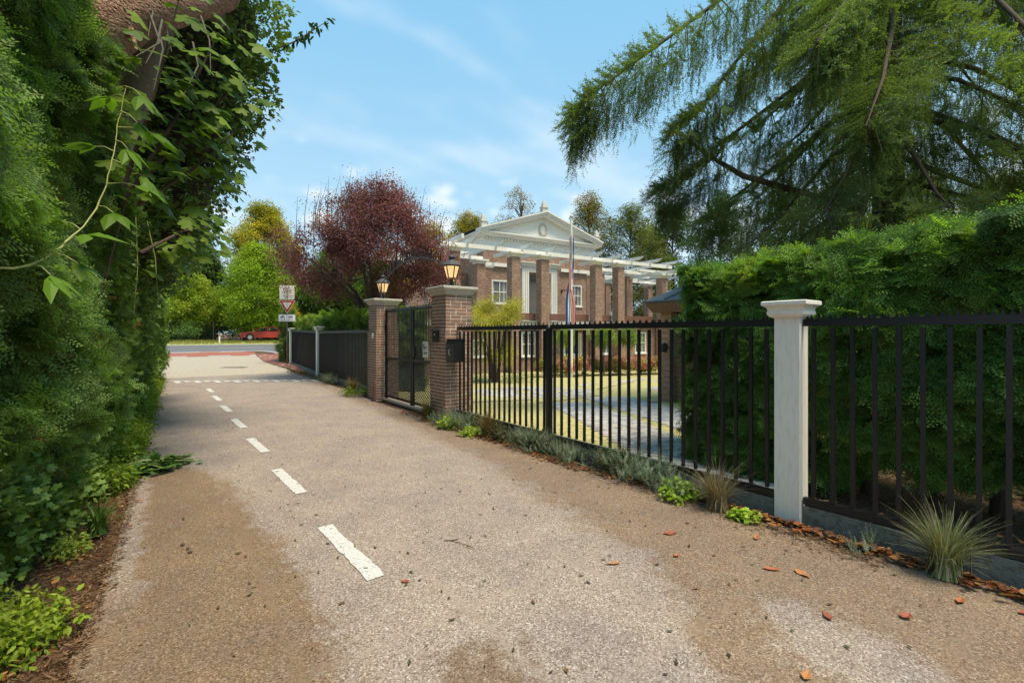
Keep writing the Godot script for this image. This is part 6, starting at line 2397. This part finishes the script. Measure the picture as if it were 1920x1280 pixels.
# ---------- spruce ----------
func spruce() -> void:
	rng.seed = 404
	var strands := [spruce_strand(1, 0.55), spruce_strand(2, 0.7), spruce_strand(3, 0.45), spruce_strand(4, 0.85)]
	var foot := on_ground(site(8.6, 10.6))
	var o := thing("spruce_tree", "large old spruce with drooping boughs above the clipped hedge", "tree")
	var wood := MB.new()
	wood.tube([foot - Vector3.UP * 0.3, foot + Vector3.UP * 5.0, foot + Vector3.UP * 12.0, foot + Vector3.UP * 19.0], [0.36, 0.3, 0.2, 0.05], 10)
	var xs := lists(4)
	var cs := color_lists(4)
	var e := site(1, 0) - site(0, 0)
	var f := site(0, 1) - site(0, 0)
	var boughs := []
	# boughs that shape the outline: lists of [right, away, height]
	boughs.append([Vector3(8.6, 10.6, 12.5), Vector3(6.0, 9.6, 9.9), Vector3(4.5, 9.2, 8.5), Vector3(2.9, 9.0, 7.25), Vector3(1.75, 9.0, 6.4), Vector3(1.15, 9.0, 5.85)])
	boughs.append([Vector3(8.6, 10.6, 11.5), Vector3(6.4, 9.8, 9.3), Vector3(5.0, 9.5, 7.7), Vector3(3.9, 9.4, 6.3), Vector3(3.2, 9.4, 5.7)])
	boughs.append([Vector3(8.6, 10.6, 9.0), Vector3(6.2, 10.2, 7.0), Vector3(4.6, 10.2, 5.8), Vector3(3.8, 10.2, 5.1), Vector3(3.2, 10.2, 4.8)])
	boughs.append([Vector3(8.6, 10.6, 7.4), Vector3(6.4, 10.8, 5.7), Vector3(5.2, 11.0, 4.8), Vector3(4.5, 11.0, 4.3)])
	boughs.append([Vector3(8.6, 10.6, 13.5), Vector3(7.2, 9.0, 11.0), Vector3(6.0, 7.8, 8.4), Vector3(5.2, 7.2, 6.8), Vector3(4.6, 7.0, 6.0)])
	boughs.append([Vector3(8.6, 10.6, 9.5), Vector3(7.4, 9.0, 7.6), Vector3(6.4, 8.0, 6.0), Vector3(5.8, 7.6, 5.0)])
	boughs.append([Vector3(8.6, 10.6, 10.5), Vector3(8.6, 8.6, 8.2), Vector3(8.4, 7.4, 6.3), Vector3(8.2, 6.8, 5.2)])
	boughs.append([Vector3(8.6, 10.6, 11.0), Vector3(10.2, 9.0, 8.8), Vector3(11.0, 8.2, 7.0), Vector3(11.4, 7.8, 5.6)])
	boughs.append([Vector3(8.6, 10.6, 7.0), Vector3(9.0, 9.0, 5.6), Vector3(9.4, 8.0, 4.4)])
	for k in 58:
		var y := 3.4 + 10.5 * k / 58.0
		var a := k * 2.39996 + rnd(-0.3, 0.3)
		var l := (5.2 - 0.2 * y) * rnd(0.75, 1.1)
		var d := Vector3(cos(a), sin(a), 0)
		var p := Vector3(8.6, 10.6, y)
		if d.y > 0.5 and rng.randf() < 0.5:
			continue
		boughs.append([p, p + d * l * 0.4 + Vector3(0, 0, -0.25 * l), p + d * l * 0.75 + Vector3(0, 0, -0.62 * l), p + d * l + Vector3(0, 0, -0.82 * l)])
	for bi in boughs.size():
		var bo: Array = boughs[bi]
		var pts := []
		var rad := []
		for k in bo.size():
			var q: Vector3 = bo[k]
			pts.append(site(q.x, q.y, maxf(q.z, 2.3)))
			rad.append(lerpf(0.065, 0.01, float(k) / (bo.size() - 1)))
		wood.tube(pts, rad, 6, false)
		var total := 0.0
		for k in pts.size() - 1:
			total += pts[k].distance_to(pts[k + 1])
		var n := int(total * (120 if bi < 9 else 70))
		var fresh := rng.randf()
		for k in n:
			var u := pow(rng.randf(), 0.75) * (pts.size() - 1)
			var i := mini(int(u), pts.size() - 2)
			var p: Vector3 = pts[i].lerp(pts[i + 1], u - i)
			var along_d: Vector3 = (pts[i + 1] - pts[i]).normalized()
			var sd := along_d.cross(Vector3.UP).normalized()
			var tip := u / (pts.size() - 1)
			var reach := rnd(-1, 1) * lerpf(0.75, 0.15, tip * tip)
			var hang := rng.randf()
			p += sd * reach - Vector3.UP * (absf(reach) * 0.35 + (0.0 if hang < 0.35 else rnd(0.1, 0.85) * lerpf(1.1, 0.6, tip)))
			var d: Vector3
			if hang < 0.46:
				d = (along_d * 0.7 + sd * signf(reach) * 0.6 + Vector3.UP * rnd(-0.3, 0.5)).normalized()
			else:
				d = (Vector3.DOWN + along_d * 0.15 + ball() * 0.14).normalized()
			var j := rng.randi() % 4 if hang > 0.46 else 2
			xs[j].append(Transform3D(frame(d, rnd(0, TAU)) * Basis.from_scale(Vector3.ONE * rnd(0.7, 1.25)), p))
			var c := mixc(Color(0.10, 0.16, 0.08), Color(0.28, 0.36, 0.14), fresh * 0.5 + rng.randf() * 0.5)
			if p.y > 5.5 and hang < 0.4:
				c = mixc(c, Color(0.33, 0.42, 0.07), 0.5 * rng.randf())
			if hang > 0.9:
				c = mixc(c, Color(0.09, 0.07, 0.045), 0.6)
			cs[j].append(c)
		# bare hanging twigs
		for k in int(total * 5.0):
			var u := rng.randf() * (pts.size() - 1)
			var i := mini(int(u), pts.size() - 2)
			var p: Vector3 = pts[i].lerp(pts[i + 1], u - i)
			var q := p + Vector3(rnd(-0.4, 0.4), -rnd(0.25, 0.9), rnd(-0.4, 0.4))
			wood.tube([p, p.lerp(q, 0.5) + Vector3.UP * 0.1, q], [0.012, 0.008, 0.004], 4, false)
	# dead bough against the sky
	wood.tube([site(8.0, 10.5, 4.4), site(5.0, 10.0, 5.0), site(4.15, 10.0, 5.5), site(3.4, 10.0, 6.1)], [0.08, 0.06, 0.04, 0.015], 6)
	wood.tube([site(4.15, 10.0, 5.5), site(4.0, 10.0, 6.0), site(4.1, 10.0, 6.4)], [0.025, 0.018, 0.006], 5)
	wood.tube([site(4.5, 10.0, 5.3), site(4.6, 10.0, 5.9), site(4.45, 9.9, 6.3)], [0.025, 0.016, 0.006], 5)
	obj("trunk", wood, M["bark"], o)
	for k in 4:
		many("foliage", strands[k], M["needle"], xs[k], cs[k], o)


# ---------- plants along the fence, litter ----------
func sprig(seed_: int, l := 0.26) -> ArrayMesh:   # silvery sprig with tiny leaves
	var r := RandomNumberGenerator.new()
	r.seed = seed_
	var b := MB.new()
	for k in 5:
		var a := r.randf() * TAU
		var d := Vector3(cos(a) * 0.45, 1, sin(a) * 0.45).normalized()
		var ln := l * r.randf_range(0.6, 1.0)
		needles(b, Vector3(cos(a), 0, sin(a)) * 0.01, d, d.cross(Vector3.RIGHT).normalized(), ln, 22, 0.03, 0.006, r, true)
	return b.mesh(true)


func border_plants() -> void:
	rng.seed = 77
	var sp := [sprig(1), sprig(2, 0.22), sprig(3, 0.3)]
	var silver := [["silvery lavender-like shrub, largest clump, under the fence before the mossy driveway", 4.13, 3.3, 0.55, 0.42], ["silvery shrub clump beside the thick iron post", 4.1, 4.95, 0.5, 0.4], ["silvery shrub clump beside the brown grass in the fence's middle", 4.08, 4.25, 0.35, 0.3], ["silvery clump below the letterbox", 4.05, 6.6, 0.5, 0.38], ["silvery clump at the corner of the brick pillar", 3.95, 7.25, 0.36, 0.32], ["silvery sprigs growing by the slender cream post", 4.35, 15.6, 0.45, 0.4], ["tiny silvery seedling among the orange leaves by the cream post", 4.12, 1.15, 0.09, 0.12], ["silvery low clump next to the bright leafy plant", 4.1, 2.75, 0.35, 0.3]]
	for q in silver:
		var o := thing("silver_shrub", q[0], "shrub", on_ground(Vector3(q[1], 0, -q[2])))
		var xs := lists(3)
		var cs := color_lists(3)
		for k in int(520 * q[3] * q[4]) + 12:
			var d := ball()
			d.y = absf(d.y)
			var p := Vector3(d.x * 0.26, 0, d.z * q[3]) * sqrt(rng.randf())
			p.y = q[4] * 0.5 * rng.randf()
			var j := rng.randi() % 3
			xs[j].append(Transform3D(frame(Vector3(d.x * 0.6, 1.0, d.z * 0.6) + ball() * 0.2, rnd(0, TAU)) * Basis.from_scale(Vector3.ONE * rnd(0.6, 1.0) * (0.5 + q[4])), p))
			cs[j].append(shade(mixc(Color(0.12, 0.18, 0.10), Color(0.34, 0.4, 0.28), rng.randf()), rnd(0.8, 1.15)))
		for k in 3:
			if xs[k].size():
				many("sprigs", sp[k], M["blade"], xs[k], cs[k], o)
	var gg := "ornamental grasses along the fence"
	tuft(Vector3(4.05, 0, -2.25), "brown_grass", "straw-coloured fountain grass beside the cream post's foot", 0.5, 0.008, 320, 1.0, Color(0.2, 0.14, 0.07), Color(0.52, 0.41, 0.25), gg)
	tuft(Vector3(4.12, 0, -0.72), "green_grass", "green and straw ornamental grass before the fence right of the cream post", 0.5, 0.0075, 420, 0.75, Color(0.11, 0.17, 0.04), Color(0.5, 0.46, 0.27), gg)
	tuft(Vector3(4.0, 0, -5.9), "brown_grass", "rusty plumed grass half-way along the fence", 0.5, 0.008, 260, 0.7, Color(0.13, 0.09, 0.03), Color(0.32, 0.21, 0.09), gg)
	tuft(Vector3(4.1, 0, -12.6), "brown_grass", "rusty grass tuft beyond the gate at the far pillar", 0.5, 0.01, 240, 0.9, Color(0.16, 0.11, 0.03), Color(0.32, 0.22, 0.08), gg)
	tuft(Vector3(3.88, 0, -7.75), "brown_grass", "olive grass tuft at the foot of the letterbox pillar", 0.45, 0.009, 260, 0.7, Color(0.07, 0.07, 0.02), Color(0.2, 0.17, 0.05), gg)
	tuft(Vector3(4.2, 0, 0.05), "yellow_grass", "small yellowish tuft at the concrete edging right of the green grass", 0.2, 0.007, 60, 0.8, Color(0.14, 0.15, 0.03), Color(0.3, 0.28, 0.08), gg)
	var br := [lobed_cluster(51, 7, 0.06, 0.05, 5, 0.5), lobed_cluster(52, 6, 0.06, 0.055, 5, 0.5)]
	weed("leafy_plant", "bright green leafy plant left of the straw-coloured grass", Vector3(4.02, 0, -2.62), 0.17, 20, br, Color(0.13, 0.24, 0.025), Color(0.25, 0.38, 0.05))
	weed("leafy_plant", "small bright green leafy plant between straw grass and cream post", Vector3(3.98, 0, -1.98), 0.09, 9, br, Color(0.13, 0.24, 0.025), Color(0.25, 0.38, 0.05))
	weed("leafy_plant", "light green leafy plant beside the rusty grass half-way along the fence", Vector3(3.9, 0, -6.25), 0.16, 14, br, Color(0.11, 0.2, 0.03), Color(0.24, 0.34, 0.05))
	weed("leafy_plant", "light green leafy plant below the letterbox among silver shrubs", Vector3(3.92, 0, -6.95), 0.2, 18, br, Color(0.11, 0.2, 0.03), Color(0.24, 0.34, 0.05))
	weed("leafy_plant", "green leafy clump beside the far gate pillar", Vector3(4.0, 0, -12.0), 0.3, 22, br, Color(0.09, 0.18, 0.025), Color(0.2, 0.3, 0.04))
	weed("leafy_plant", "green seedling inside the fence on the leaf litter", Vector3(4.75, 0, -0.35), 0.08, 7, br, Color(0.13, 0.24, 0.025), Color(0.25, 0.38, 0.05))
	var low := Node3D.new()
	low.name = "fence_foot_plants"
	add_child(low)
	low.set_meta("kind", "stuff")
	var bl := []
	for k in 26:
		bl.append([Vector3(4.1 + rnd(-0.06, 0.08), rnd(0.02, 0.16), -rnd(2.9, 7.0)), 0.14])
	for k in 20:
		bl.append([Vector3(4.3 + rnd(-0.15, 0.1), rnd(0.02, 0.1), -rnd(12.0, 24.0)), 0.16])
	crown(low, [leaf_cluster(61, 12, 0.09, 0.05, 0.014, 0.1, 1.0)], M["blade"], bl, 900, Color(0.06, 0.08, 0.03), Color(0.16, 0.17, 0.07), 1.0)


func dry_leaf(seed_: int, l: float, w: float) -> ArrayMesh:   # a curled fallen leaf
	var r := RandomNumberGenerator.new()
	r.seed = seed_
	var b := MB.new()
	var n := 6
	var curl := r.randf_range(0.08, 0.5)
	var last := []
	for k in n + 1:
		var f := float(k) / n
		var hw := w * 0.5 * sin(PI * pow(f, 0.8)) + 0.001
		var x := l * (f - 0.5)
		var y := curl * l * pow(f - 0.45, 2) * 1.3
		var row := [Vector3(x, y + hw * curl * 1.2, -hw), Vector3(x, y, 0), Vector3(x, y + hw * curl * r.randf_range(0.3, 1.4), hw)]
		if k:
			for i in 2:
				b.tint = shade(Color(1, 1, 1), r.randf_range(0.75, 1.2))
				for q in [last[i], row[i], row[i + 1], last[i], row[i + 1], last[i + 1]]:
					b.v.append(q)
					b.c.append(b.tint)
		last = row
	return b.mesh(true)


func litter() -> void:
	rng.seed = 99
	var shapes := [dry_leaf(1, 0.14, 0.06), dry_leaf(2, 0.11, 0.05), dry_leaf(3, 0.16, 0.05), dry_leaf(4, 0.09, 0.055)]
	var tones := [Color(0.34, 0.11, 0.03), Color(0.27, 0.075, 0.025), Color(0.40, 0.17, 0.05), Color(0.2, 0.075, 0.035), Color(0.44, 0.22, 0.08), Color(0.15, 0.08, 0.04), Color(0.24, 0.14, 0.07)]
	var o := Node3D.new()
	o.name = "leaf_litter"
	add_child(o)
	o.set_meta("kind", "stuff")
	var xs := lists(4)
	var cs := color_lists(4)
	for k in 3300:
		var s := 0.0
		var t := 0.0
		var y := 0.01
		var where := rng.randf()
		if where < 0.36:
			s = rnd(-1.5, 3.4)
			t = 4.17 - absf(rng.randfn()) * 0.06 - 0.03 * smoothstep(0.5, -1.0, s)
			y = rnd(0.005, 0.045)
		elif where < 0.5:
			s = rnd(3.4, 9.0)
			t = 4.0 - absf(rng.randfn()) * 0.08
		elif where < 0.75:
			s = rnd(-2.0, 2.6)
			t = rnd(4.45, 7.5)
			y = height(t, s) + 0.01
		elif where < 0.9:
			s = rnd(1.9, 7.5)
			t = along([[1.9, -0.75], [4.0, -0.6], [7.5, -0.4]], s) + rng.randfn() * 0.14
		else:
			s = rnd(8.0, 20.0)
			t = 4.0 - absf(rng.randfn()) * 0.2
		var i := rng.randi() % 4
		var small := rnd(0.22, 0.68)
		if where > 0.75:
			small *= 0.6
		xs[i].append(Transform3D(Basis(Vector3.UP, rnd(0, TAU)) * Basis(Vector3.RIGHT, rng.randfn() * 0.35) * Basis.from_scale(Vector3.ONE * small), Vector3(t, y + 0.008, -s)))
		cs[i].append(shade(pick(tones), rnd(0.7, 1.1)))
	for k in 4:
		many("leaves", shapes[k], M["dry_leaf"], xs[k], cs[k], o)
	# needles and crumbs of bark on the soil beside the lane
	var crumb := MB.new()
	crumb.leaf(Vector3.ZERO, Vector3.RIGHT, Vector3.BACK, 0.05, 0.006, 0.05)
	crumb.leaf(Vector3(0.01, 0.004, 0.01), Vector3(0.5, 0.1, 0.8).normalized(), Vector3(0.8, 0, -0.5).normalized(), 0.035, 0.008, 0.05)
	var cx := []
	var cc := PackedColorArray()
	for k in 9000:
		var s := rnd(1.2, 9.0) if k < 6500 else rnd(1.0, 8.0)
		var t: float = left_edge(s) + 0.05 - absf(rng.randfn()) * 0.25 if k < 6500 else 4.1 - absf(rng.randfn()) * 0.14
		cx.append(Transform3D(Basis(Vector3.UP, rnd(0, TAU)) * Basis(Vector3.RIGHT, rng.randfn() * 0.4) * Basis.from_scale(Vector3.ONE * rnd(0.5, 1.3)), Vector3(t, rnd(0.003, 0.012) - (0.035 if t < left_edge(s) - 0.03 else 0.0), -s)))
		cc.append(shade(pick([Color(0.12, 0.06, 0.03), Color(0.2, 0.11, 0.05), Color(0.3, 0.19, 0.1), Color(0.08, 0.045, 0.025)]), rnd(0.7, 1.2)))
	many("bark_crumbs", crumb.mesh(true), M["dry_leaf"], cx, cc, o)
	var dx := []
	var dc := PackedColorArray()
	for k in 420:
		var s := rnd(0.6, 12.0) if k < 300 else rnd(0.6, 5.0)
		var tx := lerpf(left_edge(s), right_edge(s), rng.randf())
		dx.append(Transform3D(Basis(Vector3.UP, rnd(0, TAU)) * Basis.from_scale(Vector3.ONE * rnd(0.4, 1.0)), Vector3(tx, 0.006, -s)))
		dc.append(shade(pick([Color(0.08, 0.05, 0.03), Color(0.14, 0.08, 0.04), Color(0.2, 0.11, 0.05), Color(0.09, 0.10, 0.04)]), rnd(0.7, 1.2)))
	many("seed_scraps", dry_leaf(9, 0.045, 0.016), M["dry_leaf"], dx, dc, o)
	# single leaves that lie on the lane
	var spots := [[0.0, 2.0], [1.25, 2.8], [2.5, 2.15], [2.95, 1.95], [3.25, 2.2], [2.4, 0.9], [3.3, 1.45], [3.35, 0.75], [3.4, 1.3], [3.8, 0.6], [3.95, 0.35], [3.4, 0.28], [3.75, 0.12], [3.0, 1.02], [3.72, 1.75], [-0.3, 2.55], [-0.45, 2.95], [-0.55, 4.15], [-0.42, 2.25]]
	var names := ["dark orange fallen leaf at the lane's near left side", "fallen red-brown leaf right below the nearest dash of the centre line", "small orange leaf on the pale middle of the lane", "small brown leaf on the pale stretch toward the cream post", "reddish fallen leaf on the brown stain before the cream post", "orange fallen leaf at the bottom edge between the stains", "reddish leaf lying half-way to the fence in the brown stain", "long red leaf lying by the pale patch near the bottom edge", "small red leaf on the brown stain near the litter line", "red-brown leaf close to the green grass tuft", "orange leaf close to the litter line at the right edge", "rolled red leaf at the right edge of the lane", "dark red leaf at the far right edge", "brown curled leaf on the stain's edge", "pair-like flat leaf by the litter line near the cream post", "orange curl of leaf on the soil by the lane", "rust-coloured leaf on the soil at the hedge's foot", "long orange leaf on the soil below the nettle patch", "broad orange leaf at the bottom left corner"]
	for k in spots.size():
		var l := put("fallen_leaf", shapes[k % 4], M["dry_leaf_%d" % (k % 3)] if M.has("dry_leaf_%d" % (k % 3)) else leaf_tone(k % 3), self, Vector3(spots[k][0], 0.006, -spots[k][1]), Basis(Vector3.UP, rnd(0, TAU)) * Basis.from_scale(Vector3.ONE * rnd(0.55, 0.9)))
		tag(l, names[k], "leaf", "single leaves fallen on the lane")
	# twig on the lane
	var tg := MB.new()
	var c := Vector3(1.78, 0.005, -3.15)
	tg.tube([c, c + Vector3(0.03, 0.004, 0.09), c + Vector3(0.07, 0.0, 0.16), c + Vector3(0.075, 0.0, 0.22)], [0.003, 0.0025, 0.002, 0.0015], 5)
	tg.tube([c + Vector3(-0.04, 0.0, -0.03), c, c + Vector3(0.06, 0.002, 0.02)], [0.003, 0.0045, 0.003], 5)
	tg.tube([c + Vector3(0.07, 0.0, 0.16), c + Vector3(0.03, 0.0, 0.17)], [0.002, 0.0015], 5)
	var to := obj("twig", tg, M["bark"], self)
	tag(to, "thin forked twig lying on the pale middle of the lane", "twig")
	for k in 2:
		var cb := MB.new()
		cb.lathe(Vector3.ZERO, [[0.0, 0.0], [0.015, 0.006], [0.016, 0.014], [0.0, 0.026]], 8)
		var co := put("pine_cone", cb.mesh(), M["bark"], self, Vector3([0.12, 0.16][k], 0.0, [-4.3, -4.12][k]))
		tag(co, ["dark cone on the brown stain at the lane's left, the further one", "smaller dark cone just nearer on the brown stain"][k], "cone", "cones on the lane")


func leaf_tone(k: int) -> Material:
	return mat("dry_leaf_%d" % k, [Color(0.34, 0.10, 0.03), Color(0.26, 0.07, 0.03), Color(0.38, 0.16, 0.05)][k], 0.7)
